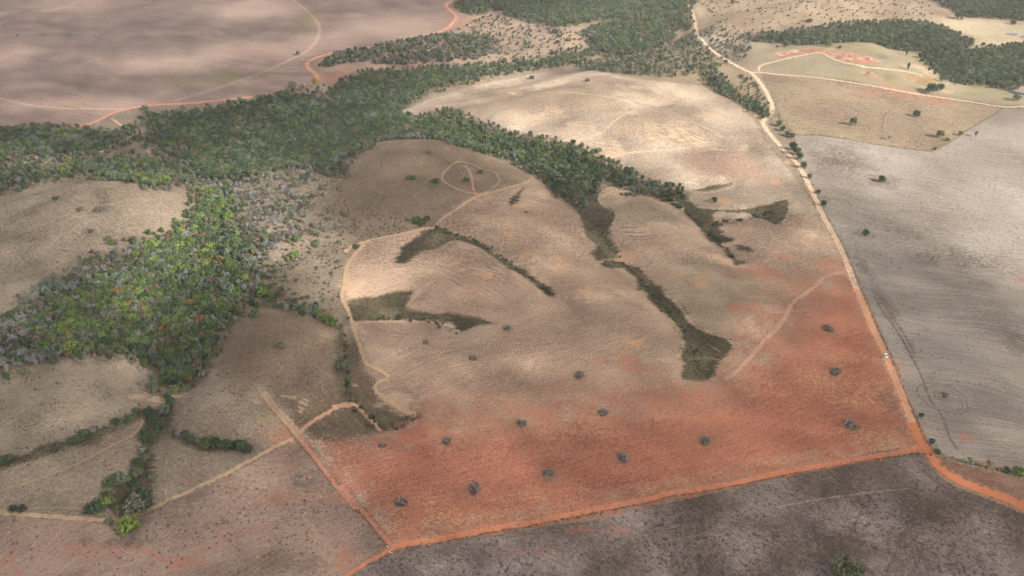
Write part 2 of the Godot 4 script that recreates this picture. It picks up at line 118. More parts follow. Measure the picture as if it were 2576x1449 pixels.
const WOODS := {
	"left": [-377.3,-340,-353.4,-367.5,-347.5,-391.9,-338.6,-408,-326.5,-429.1,-308.3,-452.9,-291.2,-469.5,-280.6,-489.5,-277.4,-515.4,-284.2,-543.5,-290.1,-568.7,-267.3,-567.3,-235.2,-513.2,-213.8,-470.4,-196.7,-447.6,-189.3,-419.6,-188.4,-404,-191.3,-390.7,-191.6,-367.7,-193.9,-348.4,-192.7,-329,-194.9,-319.3,-196.1,-308.5,-205.5,-302.5,-218.3,-301,-224.2,-299.1,-225.6,-309.7,-233.4,-320,-244.5,-324.7,-259.2,-319.2,-270,-310.7,-282.9,-300.7,-294.8,-295.3,-310.3,-302.4,-353.5,-304.7],
	"tail": [-193.9,-414.9,-168.6,-394,-148.1,-378.6,-136.7,-377.8,-137.7,-370.3,-160.3,-382.4,-181.8,-387.8,-192.7,-395.3],
	"upper_left": [-579.7,-657.9,-520.8,-660.7,-482.8,-665.3,-440.4,-661.4,-406.5,-657.3,-390.1,-666.5,-377.5,-649.6,-386.6,-636.6,-405.2,-623.8,-432.1,-614.4,-449.5,-610.8,-471.1,-608.9,-489.4,-600,-535.9,-584.9],
	"lower_left_band": [-526.8,-565.9,-486.5,-592.9,-469.9,-605.9,-440.7,-607.4,-410.7,-617.9,-373.7,-620.9,-339.3,-620.9,-317.5,-611.7,-303,-587.7,-307.3,-553.2,-323.1,-532.5,-380.8,-582.1,-411.8,-590.6,-439.1,-584.2,-462.5,-570.7,-473.4,-563.2,-508.5,-533.1],
	"main": [-381.5,-686,-364.3,-695.5,-324.1,-700.6,-296.4,-720.6,-266.3,-736.6,-233.6,-745.4,-215.7,-742,-200.1,-775.6,-191.5,-805.4,-170.3,-820.2,-133.4,-828.9,-91.1,-838.7,-43.2,-851.4,1,-868.8,57.5,-897,101,-926,105.6,-916.4,77.6,-886.7,6,-854.7,-42.4,-825.8,-79.5,-804.1,-106.1,-785.1,-123.3,-740,-123.6,-711.2,-95.9,-695,-71.4,-707.1,-53.8,-696.7,-32.3,-680.9,-11.3,-659.7,20.7,-642.9,51.4,-627,77.2,-610.1,94.5,-592.4,108,-578,99.7,-567,81.3,-566.2,72.8,-551.9,61.3,-523.7,52.9,-528.4,39.3,-537.7,33.8,-568.7,19.4,-583.1,-3.1,-613.7,-33.8,-615.2,-60.3,-616,-82.7,-644,-115.4,-648.9,-138.1,-619.9,-153.9,-580.5,-158.8,-565.9,-178.2,-572.9,-195.5,-582.3,-218.5,-583.3,-236.6,-568.6,-271.2,-578.9,-294.6,-581.1,-311.9,-605.9,-339.3,-620.9,-359,-635.4,-374.4,-646.5,-367.6,-660.8],
	"point": [108,-578,126.6,-555.3,145.8,-544.9,149.6,-535.6,140.4,-531,119,-550.7,101.3,-565.4],
	"north": [-28.1,-1227.9,-25.6,-1097.9,-21.9,-1050.2,6.8,-1014.4,34.2,-992.2,61.1,-979.5,88.9,-987,118.3,-1007.8,175.1,-1010.3,226.6,-1009.1,251,-1007.7,255.2,-1045.1,286.2,-1227.4],
	"north_mid": [97.4,-953.2,128.1,-992.6,175.4,-1013.6,221.5,-1013.3,223,-986.2,193.6,-942.5,142.8,-918.5,111,-917.8,106.8,-933.5],
	"north_west": [-82.4,-1097.9,-59.4,-1117.9,-31.6,-1097.9,-31.2,-1078.4,-44.3,-1032.1,-73.4,-1044.7],
	"right": [311.8,-953.4,359.3,-953.9,414.2,-961.2,469.6,-980.4,516.9,-988.6,571.1,-986.4,590.7,-947.8,591.9,-908.2,577.7,-889,614,-891.9,660.6,-906.2,752.7,-910.6,673.6,-782,618.7,-788.3,609.1,-807.6,580.5,-786.9,566.8,-795.2,552.9,-804.1,524.7,-805.8,521,-838.5,530.8,-879.9,528.2,-909.2,487,-911.2,466.4,-926.1,419.7,-914.8,382.6,-911,358.5,-930.5,325.7,-944.5],
	"far_right": [644.5,-1138.5,640.7,-1026.5,669.3,-1016.1,715.3,-1002.4,803.2,-988.8,861.1,-1078.4,769.7,-1097.9,733.8,-1138.6],
	"roadside": [232.4,-825.4,240.6,-809.2,249.3,-767.7,249,-734.7,242.4,-739.6,229.6,-760.8,224.7,-783.9],
	"roadside_lower": [252.9,-732.7,266.4,-722.8,270.7,-699.7,262.8,-689.9,255,-704.2]}
const GREY_EDGE := [-377.3,-340,-357.5,-374.3,-350,-396.5,-340.8,-412.5,-328.3,-433.4,-309.5,-456.3,-295.2,-448.2,-307.7,-415.5,-320.7,-389.6,-324,-365.3,-316.4,-339.8,-286.3,-310.4,-288.5,-293.4,-308.8,-300.2,-352.1,-302.8]
const SCRUB := {
	"grey": [-294.6,-581.1,-236.2,-567.2,-200.8,-574,-176.8,-566.4,-160.1,-537.8,-167.8,-522.8,-167.7,-482,-172.1,-451.5,-180.3,-433.8,-187.2,-423.4,-201.8,-454.1,-235.2,-513.2,-264.9,-559.9],
	"grey_fringe": [-203.2,-459,-178,-460.8,-160,-492.4,-148.6,-513.4,-133.2,-485.9,-150.6,-447.8,-160.8,-415,-173,-401.9,-187.7,-414.2],
	"grey_low": [-192.8,-434.8,-170.8,-458.3,-139.7,-486.1,-127.5,-457.4,-128.8,-431.4,-127.6,-408.3,-123.7,-385.3,-137.6,-383.1,-155.8,-387.8,-172.5,-398.9,-187.7,-414.2],
	"slope": [-199.6,-569.4,-157.7,-560.9,-138.9,-515.3,-74.3,-485.5,-103.1,-460.3,-120.1,-450.2,-125.9,-431.7,-124.6,-399.7,-119.4,-378.8,-137.1,-379.9,-169.9,-401.4,-186.2,-419.3,-169.1,-451.8,-163.2,-492],
	"far_scrub": [-234.9,-835.2,-218.6,-875,-172.9,-903.3,-124.8,-933,-73.3,-948.4,-19.9,-933.3,-19.3,-895.9,-43.7,-865.9,-91.8,-849,-139.3,-839.5,-174.4,-846.5,-202.5,-842.1,-219.3,-829.2],
	"far_open": [-74.3,-964.3,-27.1,-1023.2,33.9,-980.7,102.9,-954.6,95.7,-926,47.2,-899.6,-4,-873.9,-43.7,-865.9,-19.6,-914.7],
	"bush": [82.8,-887.6,141.8,-910.3,194.4,-919.5,223.3,-960.3,254.6,-997.4,247.2,-939.6,250.8,-875.8,262.4,-841.3,232.5,-815.2,190.4,-792.8,143.7,-791.6,99.7,-810.7],
	"upper_edge": [-381.1,-695.4,-345.5,-713.2,-299.5,-730.8,-261.6,-752.6,-231.5,-776.5,-210,-781.3,-200.1,-775.6,-215.7,-742,-257.7,-737,-295.5,-717.7,-332.5,-700.4,-363.6,-693.6],
	"hillside": [287.5,-1118.9,283.6,-1051.8,290.3,-975.1,324.7,-960.2,378,-966.8,437.4,-976.1,501.3,-991,559.9,-991.8,597.6,-1018.2,618,-1083.6,636.7,-1133.3],
	"hillside_low": [261.3,-991,317.3,-954.6,354.7,-935.2,323.1,-933.7,285.2,-854.4,266.3,-857.4,257,-902.3],
	"palm": [512.7,-886.9,530.7,-879.1,520,-835,536.8,-819.2,550.1,-799.2,524.1,-794.7,504,-797.1,503.8,-832.8],
	"roadbank": [267.4,-803.5,279.8,-797.5,280.5,-762.8,280,-735.6,275,-714.8,263.4,-719.6,257.2,-745.8],
	"left_clear": [-393.9,-685.9,-372.7,-695.5,-340,-636.8,-340,-623.5,-360.3,-627.2,-378,-634.2,-375.6,-649.7]}
const BLOBS := [
	["orange_soil", 0.8, -2, -460, 5.5, 8.9],
	["orange_soil", 0.8, 4, -508, 7.1, 8.9],
	["orange_soil", 0.8, 23, -493, 6.9, 5.5],
	["orange_soil", 0.8, -41, -422, 6.3, 4.3],
	["orange_soil", 0.8, 9, -438, 6.4, 6.9],
	["orange_soil", 0.8, 33, -426, 9.5, 8.5],
	["orange_soil", 0.8, 87, -441, 7.0, 9.6],
	["orange_soil", 0.8, -18, -406, 4.0, 6.0],
	["orange_soil", 0.8, 57, -397, 9.0, 9.0],
	["orange_soil", 0.8, 77, -345, 12.0, 9.0],
	["orange_soil", 0.8, 82, -339, 10.1, 7.6],
	["orange_soil", 0.8, 115, -478, 5.6, 8.1],
	["orange_soil", 0.8, 127, -452, 13.2, 7.5],
	["orange_soil", 0.8, 181, -522, 7.2, 5.8],
	["orange_soil", 0.8, 238, -554, 5.0, 5.0],
	["orange_soil", 0.8, 142, -475, 8.3, 8.8],
	["orange_soil", 0.8, 186, -478, 6.6, 6.7],
	["orange_soil", 0.8, 118, -409, 5.7, 3.1],
	["orange_soil", 0.8, 157, -432, 9.4, 8.3],
	["orange_soil", 0.8, 247, -462, 6.5, 10.0],
	["orange_soil", 0.8, 135, -401, 5.0, 4.6],
	["red_soil", 0.75, 187, -413, 24.4, 14.0],
	["red_soil", 0.75, 238, -430, 14.5, 8.1],
	["red_soil", 0.75, 209, -438, 10.9, 4.2],
	["red_soil", 0.75, 241, -414, 12.2, 10.1],
	["red_soil", 0.75, 214, -388, 12.0, 9.2],
	["red_soil", 0.75, 237, -389, 5.9, 18.3],
	["red_soil", 0.75, 138, -317, 12.8, 7.6],
	["red_soil", 0.75, 167, -375, 15.9, 4.2],
	["red_soil", 0.75, 151, -363, 15.4, 3.3],
	["red_soil", 0.75, -57, -279, 25.3, 6.5],
	["red_soil", 0.75, 18, -284, 25.0, 4.4],
	["red_soil", 0.75, -31, -267, 40.4, 7.2],
	["red_soil", 0.75, 73, -323, 17.8, 7.4],
	["red_soil", 0.75, 201, -366, 24.2, 8.4],
	["red_soil", 0.75, 102, -295, 17.0, 6.8],
	["red_soil", 0.75, 77, -293, 25.4, 5.6],
	["red_soil", 0.75, 138, -300, 13.7, 6.9],
	["pale_straw", 0.7, -114, -411, 11.3, 14.0],
	["pale_straw", 0.7, -90, -420, 15.9, 9.9],
	["pale_straw", 0.7, -81, -413, 15.7, 6.3],
	["pale_straw", 0.7, -43, -387, 5.9, 14.5],
	["pale_straw", 0.7, 27, -553, 11.7, 22.4],
	["pale_straw", 0.7, 14, -527, 14.6, 16.1],
	["pale_straw", 0.7, 96, -542, 14.3, 17.7],
	["pale_straw", 0.7, -36, -446, 12.5, 9.0],
	["pale_straw", 0.7, -19, -413, 14.3, 6.3],
	["pale_straw", 0.7, 66, -390, 20.2, 8.8],
	["pale_straw", 0.7, -98, -385, 15.1, 3.4],
	["pale_straw", 0.7, -71, -292, 10.1, 5.4],
	["pale_straw", 0.7, 169, -504, 10.8, 5.3],
	["pale_straw", 0.7, 242, -504, 5.7, 35.9],
	["pale_straw", 0.7, 242, -465, 8.7, 16.2],
	["pale_straw", 0.7, -6, -794, 31.9, 36.5],
	["pale_straw", 0.7, 74, -792, 34.3, 34.2],
	["pale_straw", 0.7, 9, -685, 43.3, 15.8],
	["pale_straw", 0.7, 57, -645, 48.2, 16.8],
	["pale_straw", 0.7, 89, -609, 40.9, 13.1],
	["pale_straw", 0.7, 155, -650, 29.2, 20.5],
	["pale_straw", 0.7, 173, -753, 41.0, 17.2],
	["pale_straw", 0.7, 166, -639, 21.9, 13.8],
	["pale_straw", 0.7, 212, -692, 27.1, 23.3],
	["pale_straw", 0.7, 193, -628, 26.0, 16.0],
	["pale_straw", 0.7, 145, -720, 30.7, 11.3],
	["pale_earth", 0.85, 170, -461, 11.7, 4.2],
	["pale_earth", 0.85, 179, -461, 3.9, 4.3],
	["pale_earth", 0.85, 256, -690, 3.6, 6.1],
	["pale_earth", 0.85, 251, -668, 4.0, 3.2],
	["pale_earth", 0.85, 254, -628, 3.6, 3.5],
	["pale_earth", 0.85, 259, -592, 3.4, 3.3],
	["pale_earth", 0.85, 275, -687, 3.5, 4.0],
	["pale_earth", 0.85, 605, -851, 20.2, 15.5],
	["pale_earth", 0.85, 490, -826, 23.2, 13.8],
	["pale_earth", 0.85, 498, -771, 8.7, 5.9],
	["pale_earth", 0.85, -207, -758, 6.3, 10.1],
	["pale_earth", 0.85, -381, -659, 5.6, 7.8],
	["pale_earth", 0.85, -350, -630, 9.3, 6.4],
	["pale_earth", 0.85, -379, -619, 15.7, 5.5],
	["pale_earth", 0.85, -212, -289, 6.0, 7.9],
	["pale_earth", 0.85, -204, -300, 6.5, 6.0],
	["pale_earth", 0.85, -227, -296, 3.8, 5.3],
	["pale_earth", 0.85, -52, -1017, 15.7, 9.8],
	["pale_earth", 0.85, -73, -1032, 11.9, 8.8],
	["pale_earth", 0.85, -90, -314, 3.6, 2.1],
	["pale_earth", 0.85, -132, -287, 4.6, 1.1],
	["pale_earth", 0.85, -124, -283, 2.3, 6.6],
	["pale_earth", 0.85, -125, -297, 1.5, 3.0],
	["pale_earth", 0.85, -99, -307, 4.5, 1.3],
	["red_earth", 0.9, 351, -870, 14.7, 15.4],
	["red_earth", 0.9, 378, -876, 16.0, 12.4],
	["red_earth", 0.9, 406, -862, 20.7, 15.7],
	["red_earth", 0.9, 420, -838, 27.2, 11.8],
	["red_earth", 0.9, 429, -829, 14.2, 7.1],
	["red_earth", 0.9, 417, -802, 11.8, 9.1],
	["red_earth", 0.9, 430, -794, 8.8, 8.1],
	["red_earth", 0.9, 477, -798, 20.1, 5.4],
	["red_earth", 0.9, 307, -850, 2.7, 5.6],
	["red_earth", 0.9, -203, -814, 19.2, 16.2],
	["red_earth", 0.9, -86, -1051, 10.1, 11.6],
	["red_earth", 0.9, -207, -809, 23.8, 18.1],
	["red_earth", 0.9, -115, -862, 25.6, 18.4],
	["red_earth", 0.9, -158, -838, 15.0, 11.8],
	["red_earth", 0.9, -74, -990, 19.3, 29.3],
	["red_earth", 0.9, -83, -918, 23.6, 15.7],
	["red_earth", 0.9, 414, -774, 27.6, 5.2],
	["red_earth", 0.9, -211, -293, 2.8, 2.9],
	["red_earth", 0.9, 554, -1089, 17.8, 10.7],
	["rust_soil", 0.6, 439, -753, 59.1, 13.9],
	["rust_soil", 0.6, 353, -695, 8.9, 6.8],
	["rust_soil", 0.6, -205, -192, 27.3, 4.4],
	["rust_soil", 0.6, -159, -186, 17.0, 3.6],
	["rust_soil", 0.6, -125, -244, 4.5, 3.5],
	["rust_soil", 0.6, -112, -222, 18.3, 5.0],
	["rust_soil", 0.6, -78, -188, 8.2, 4.4],
	["rust_soil", 0.6, -175, -232, 9.8, 2.3],
	["rust_soil", 0.6, -247, -189, 2.7, 8.2],
	["rust_soil", 0.6, 4, -192, 20.7, 2.3],
	["rust_soil", 0.6, 44, -204, 21.3, 2.4],
	["rust_soil", 0.6, 263, -245, 15.4, 2.3],
	["rust_soil", 0.6, 261, -264, 4.8, 3.0],
	["rust_soil", 0.6, 252, -323, 5.3, 14.7],
	["rust_soil", 0.6, 371, -404, 6.4, 5.0],
	["dark_weeds", 0.75, 103, -220, 18.4, 3.8],
	["dark_weeds", 0.75, 150, -228, 26.2, 5.3],
	["dark_weeds", 0.75, 199, -238, 19.1, 5.5],
	["dark_weeds", 0.75, 162, -190, 17.2, 9.0],
	["dark_weeds", 0.75, 242, -218, 18.3, 6.8],
	["dark_weeds", 0.75, 230, -240, 11.5, 5.5],
	["dark_weeds", 0.75, -40, -190, 20.6, 4.5],
	["dark_weeds", 0.75, 29, -194, 20.8, 6.9],
	["dark_weeds", 0.75, 15, -202, 21.2, 1.6],
	["dark_weeds", 0.75, 121, -206, 21.4, 6.4],
	["dark_weeds", 0.75, 245, -198, 14.0, 9.3],
	["dark_weeds", 0.75, -194, -197, 14.0, 2.4],
	["dark_weeds", 0.75, -103, -214, 10.8, 4.9],
	["dark_weeds", 0.75, -111, -185, 12.2, 4.4],
	["dark_weeds", 0.75, -107, -232, 9.0, 5.2],
	["dark_weeds", 0.75, 355, -424, 22.0, 18.2],
	["dark_weeds", 0.75, 333, -344, 9.3, 10.3],
	["dark_weeds", 0.75, 318, -434, 12.6, 7.4],
	["dark_weeds", 0.75, 314, -472, 13.4, 8.6],
	["dark_weeds", 0.75, 312, -603, 26.5, 22.4],
	["dark_weeds", 0.75, 294, -589, 15.6, 16.3],
	["dark_weeds", 0.75, 327, -557, 15.1, 10.2],
	["dark_weeds", 0.75, 230, -286, 5.0, 21.9],
	["dark_weeds", 0.75, 263, -389, 3.8, 30.2],
	["dark_weeds", 0.75, 260, -346, 3.6, 28.8],
	["olive_grass", 0.7, -134, -261, 8.2, 5.2],
	["olive_grass", 0.7, -143, -271, 3.7, 2.6],
	["olive_grass", 0.7, 118, -368, 5.2, 10.8],
	["olive_grass", 0.7, 119, -327, 4.5, 13.5],
	["olive_grass", 0.7, -241, -218, 5.4, 1.4],
	["olive_grass", 0.7, -354, -797, 48.8, 25.1],
	["olive_grass", 0.7, -300, -805, 32.8, 17.0],
	["olive_grass", 0.7, -295, -294, 11.8, 8.2],
	["olive_grass", 0.7, -475, -726, 18.2, 7.3],
	["olive_grass", 0.7, -283, -1024, 7.9, 74.0],
	["olive_grass", 0.7, 205, -1051, 40.0, 26.5],
	["olive_grass", 0.7, 456, -795, 61.8, 15.7],
	["olive_grass", 0.7, 550, -780, 32.0, 26.8],
	["olive_grass", 0.7, 461, -902, 61.0, 40.2],
	["straw_litter", 0.8, -43, -222, 8.1, 4.3],
	["straw_litter", 0.8, -42, -210, 10.1, 5.7],
	["straw_litter", 0.8, -24, -211, 7.9, 4.9],
	["straw_litter", 0.8, -59, -206, 2.8, 4.8],
	["straw_litter", 0.8, -64, -209, 2.9, 4.1],
	["straw_litter", 0.8, 5, -213, 11.6, 3.3],
	["straw_litter", 0.8, 12, -225, 7.4, 3.5],
	["straw_litter", 0.8, 72, -228, 12.0, 3.5],
	["straw_litter", 0.8, 38, -228, 4.5, 1.8],
	["straw_litter", 0.8, 156, -248, 11.7, 2.9],
	["straw_litter", 0.8, 140, -246, 6.2, 2.4],
	["straw_litter", 0.8, 212, -262, 16.0, 5.0],
	["straw_litter", 0.8, 219, -259, 6.4, 5.0],
	["straw_litter", 0.8, 198, -267, 12.9, 4.1],
	["straw_litter", 0.8, 194, -307, 17.4, 8.2],
	["straw_litter", 0.8, 223, -299, 13.6, 8.0],
	["straw_litter", 0.8, 203, -291, 16.9, 5.6],
	["straw_litter", 0.8, 91, -234, 9.1, 2.7],
	["straw_litter", 0.8, 212, -329, 18.0, 5.0],
	["straw_litter", 0.8, 193, -312, 14.0, 6.0],
	["straw_litter", 0.8, 183, -252, 6.3, 2.4],
	["straw_litter", 0.8, 111, -238, 6.1, 1.8]]
const STROKES := [
	["pale_straw", 0.8, 0.5, [130.6,-345,133.8,-339.3,136.8,-334.7]],
	["pale_straw", 0.8, 0.5, [123.1,-334.8,128.4,-333.2,134.8,-329]],
	["pale_straw", 0.8, 0.45, [123.8,-325.1,129.2,-321.2]],
	["pale_straw", 0.7, 0.45, [111.1,-370.6,116.3,-361.2,120.9,-355.6]],
	["pale_straw", 0.7, 0.4, [95.7,-406.2,102.3,-409.9]],
	["pale_straw", 0.7, 0.4, [-70.4,-370.5,-56.7,-370.8,-40.9,-367]],
	["dark_weeds", 1.6, 0.6, [89,-480,95.5,-478.7,102,-476.8]],
	["dark_weeds", 1.4, 0.6, [89.5,-474.3,97.7,-469.8,106.5,-469.8]],
	["dark_weeds", 1.4, 0.6, [92,-467.9,101.1,-462.8,115.7,-465]],
	["dark_weeds", 1.2, 0.5, [94.5,-461.9,103.7,-458.3,111.5,-459.6]],
	["pale_straw", 1.2, 0.6, [87.7,-477.8,97.2,-474.2,109.4,-473.7]],
	["pale_straw", 1.2, 0.6, [90.1,-470.6,99.4,-466.3,110.5,-466.9]],
	["pale_straw", 1, 0.5, [91.1,-460.9,100.1,-456.1,109.9,-456.5]],
	["dark_weeds", 1, 0.45, [249,-299.8,252.7,-304.3,258.9,-306.6,265.5,-306,272.2,-301.9,275.4,-296.1,275,-289.5,271.9,-284,266.5,-281.3,260.1,-281.9,255.3,-284.1,251.9,-287.4,249.7,-291.8,248.7,-296.3,249,-299.8]],
	["dark_weeds", 0.8, 0.35, [252.7,-298.6,259.3,-303.7,264.5,-303.7,270.3,-299.6,272.6,-293.9,271.6,-288.4,266.9,-284,260.6,-283]],
	["dark_weeds", 1.4, 0.6, [258.5,-389.1,257.3,-371.4,259.1,-357.3,259.5,-342.6,258.4,-327.3,257.8,-313.8,254.4,-292.9,255.3,-284.1,254.6,-275.5,251.9,-263.1,252.8,-255.2]],
	["dark_weeds", 1, 0.6, [262.5,-365.5,262.6,-347.8,261.8,-331]],
	["dark_weeds", 1.6, 0.7, [150.9,-187.8,158.8,-190.8,164.2,-192.3,167.9,-189.3,171.7,-184.9,174.2,-179.2]],
	["dark_weeds", 1.2, 0.6, [210.8,-184.2,219.2,-193.1,228.4,-203.2,238,-213.7,243.2,-219.6]],
	["dark_weeds", 1.2, 0.6, [181.1,-181.3,190.2,-191.6,200.1,-203.2,212,-217.1]],
	["dark_weeds", 1.3, 0.6, [168.9,-199.2,174.8,-205.6,181.5,-213.7]],
	["dark_weeds", 1.6, 0.7, [226.5,-240.9,230.3,-232.7,238.1,-225.6,246.6,-220.4,255.3,-216.2,261.7,-212,263.7,-208.8]],
	["dark_weeds", 1.3, 0.6, [98.1,-220.5,106.1,-217.1,116.1,-218.7,123.9,-220.9]],
	["pale_line", 0.8, 0.5, [137.5,-217.1,154.8,-220.9,170.5,-223.5,190.2,-226.5,213.7,-229.1]],
	["pivot_ring", 5, 0.55, [-337.6,-1111.9,-303.9,-1057.6,-276.6,-1007.4,-261.1,-966.6,-256.3,-923,-259.2,-887.4,-273.9,-853.9,-288.9,-826.6,-306.5,-800.7,-329.9,-772,-353.5,-748.6,-370.4,-731.8]],
	["pivot_ring", 4, 0.6, [-401.5,-714.8,-422.5,-711.2,-452.7,-711.9,-483,-712.6,-516.3,-719,-540.9,-728.1,-565.5,-739.2,-598.7,-756.3]],
	["pivot_ring", 4, 0.5, [-697.7,-939,-704.7,-983.8,-705.9,-1013.5,-685.7,-1038.3,-659.3,-1057.6,-645.8,-1084.2]],
	["green_ring", 4, 0.5, [-334.9,-1084.2,-304.9,-1044.7,-281.2,-1001.4,-269.6,-966.6,-265.4,-923]],
	["dark_line", 1.6, 0.6, [-345.5,-823.1,-324.1,-805,-300.9,-784.1]],
	["pale_straw", 2.2, 0.6, [-22,-783.7,2.2,-751.8,32.8,-739.6,62.5,-728.8,91.6,-719.1,120.9,-712.2,139.5,-704.4,151.9,-690]],
	["pale_straw", 3, 0.7, [129.3,-695.4,114,-678.7,100.4,-659.7,89.2,-644.3,73.3,-635.1,56.6,-630.4,89.7,-605,109.1,-611.4,136.8,-616.6,176,-626.6]],
	["pale_straw", 1.8, 0.5, [160.4,-671,186.6,-672,202.6,-658.2,216.6,-645.1,236.9,-643.9]],
	["pale_straw", 1.6, 0.5, [65.4,-426.6,71.6,-434.3,81.4,-441.5]],
	["pale_straw", 2, 0.6, [76.3,-536.2,80.4,-555.5,88.7,-562.9,98.9,-562.6,114.4,-547.4,129.4,-527.4,139.5,-522.1]],
	["pale_straw", 2, 0.6, [83.4,-488.8,87.3,-499.2,83.3,-509.5,78.5,-519.1,76.3,-536.2]],
	["pale_straw", 2.2, 0.6, [-106.9,-360.2,-95,-366.8,-80.6,-367.1,-64.3,-367.2,-50.6,-365.2,-41.7,-361.4,-34.7,-355.6]],
	["pale_straw", 2.2, 0.5, [-74,-379.1,-68.7,-393.4,-65.1,-398.5,-57,-401]],
	["pale_straw", 2.4, 0.6, [108.1,-376,112.4,-366.4,115.6,-357.4,115.8,-348,112,-338.6,107.7,-331.7]],
	["pale_straw", 2.2, 0.6, [110.9,-394.6,115.5,-386.5,120.5,-376.2,123.4,-365.5,129.2,-357.2,136,-350.7,142.3,-346.3,145.6,-340.9,145.7,-337.2]],
	["pale_straw", 2.2, 0.5, [157.3,-536,156.7,-526.1,160.8,-516.7,178,-509.9,198,-513.2,219.1,-520.3,237.3,-526.4]],
	["pale_straw", 1.6, 0.5, [170.8,-503.8,174.9,-506.3,185.8,-506.6,196.6,-505.5,206.1,-501.3,212.2,-485.7]],
	["pale_straw", 1.4, 0.5, [243.5,-530.8,237.3,-513.9,229.9,-497.8,221.3,-485.6]],
	["red_line", 1, 0.5, [80.6,-269.4,82.9,-273.6,82.6,-276.7,84.5,-278.9]],
	["red_line", 0.9, 0.5, [128.9,-247.5,131.6,-250.4,135.5,-253.3,140.6,-254.8]],
	["red_line", 0.9, 0.5, [-8.1,-240.9,-4.4,-247.5,0.3,-257.3,1.9,-261.3]],
	["pale_line", 1.5, 0.5, [178.6,-370.3,193.8,-372.5,209.1,-374.5]],
	["olive_grass", 3, 0.6, [-381.1,-760.2,-348.5,-780.1,-324.1,-805]],
	["rust_soil", 2.2, 0.5, [-167.1,-183.3,-159.4,-188.4,-145.2,-197.4,-126.8,-206.9]],
	["rust_soil", 2, 0.5, [-247.5,-189.9,-241.4,-183.1,-235.1,-178.4]],
	["rust_soil", 2.4, 0.5, [-84.6,-184.2,-82.3,-190.1,-85.1,-197.7]]]
const SEAM_LOW := [-45.8,-268.6,-8.8,-273,26.3,-277.5,62.3,-283.6,99.1,-289.9,137.1,-297.8,162.2,-317.8,182.2,-342.8,204.3,-370.4,228.4,-392]
const SEAM := [-50.2,-278,-20.8,-282.1,14.9,-287.7,51.3,-293.5,88.8,-300.5,125.3,-309.9,143.4,-323.4,159.8,-338,178.7,-363.4,197.3,-388.8,221.6,-410.3,246.7,-418.9]
const PILES := [[-73.9, -258.0, 3.2], [-37.4, -261.2, 4.2], [5.6, -274.1, 4.4], [54.3, -282.4, 4.6], [61.9, -249.0, 5.6], [19.8, -238.9, 5], [-20.3, -229.1, 5.4], [-58.5, -220.4, 5.4], [110.8, -260.9, 5.6], [198.1, -272.5, 6.6], [-3.4, -354.9, 4], [-57.2, -342.2, 3.4], [-25.3, -327.9, 3.8], [42.5, -313.5, 4.6], [213.7, -355.7, 5.2], [205.1, -316.0, 5.4], [11.8, -498.4, 2.4], [121.8, -326.0, 2.6]]
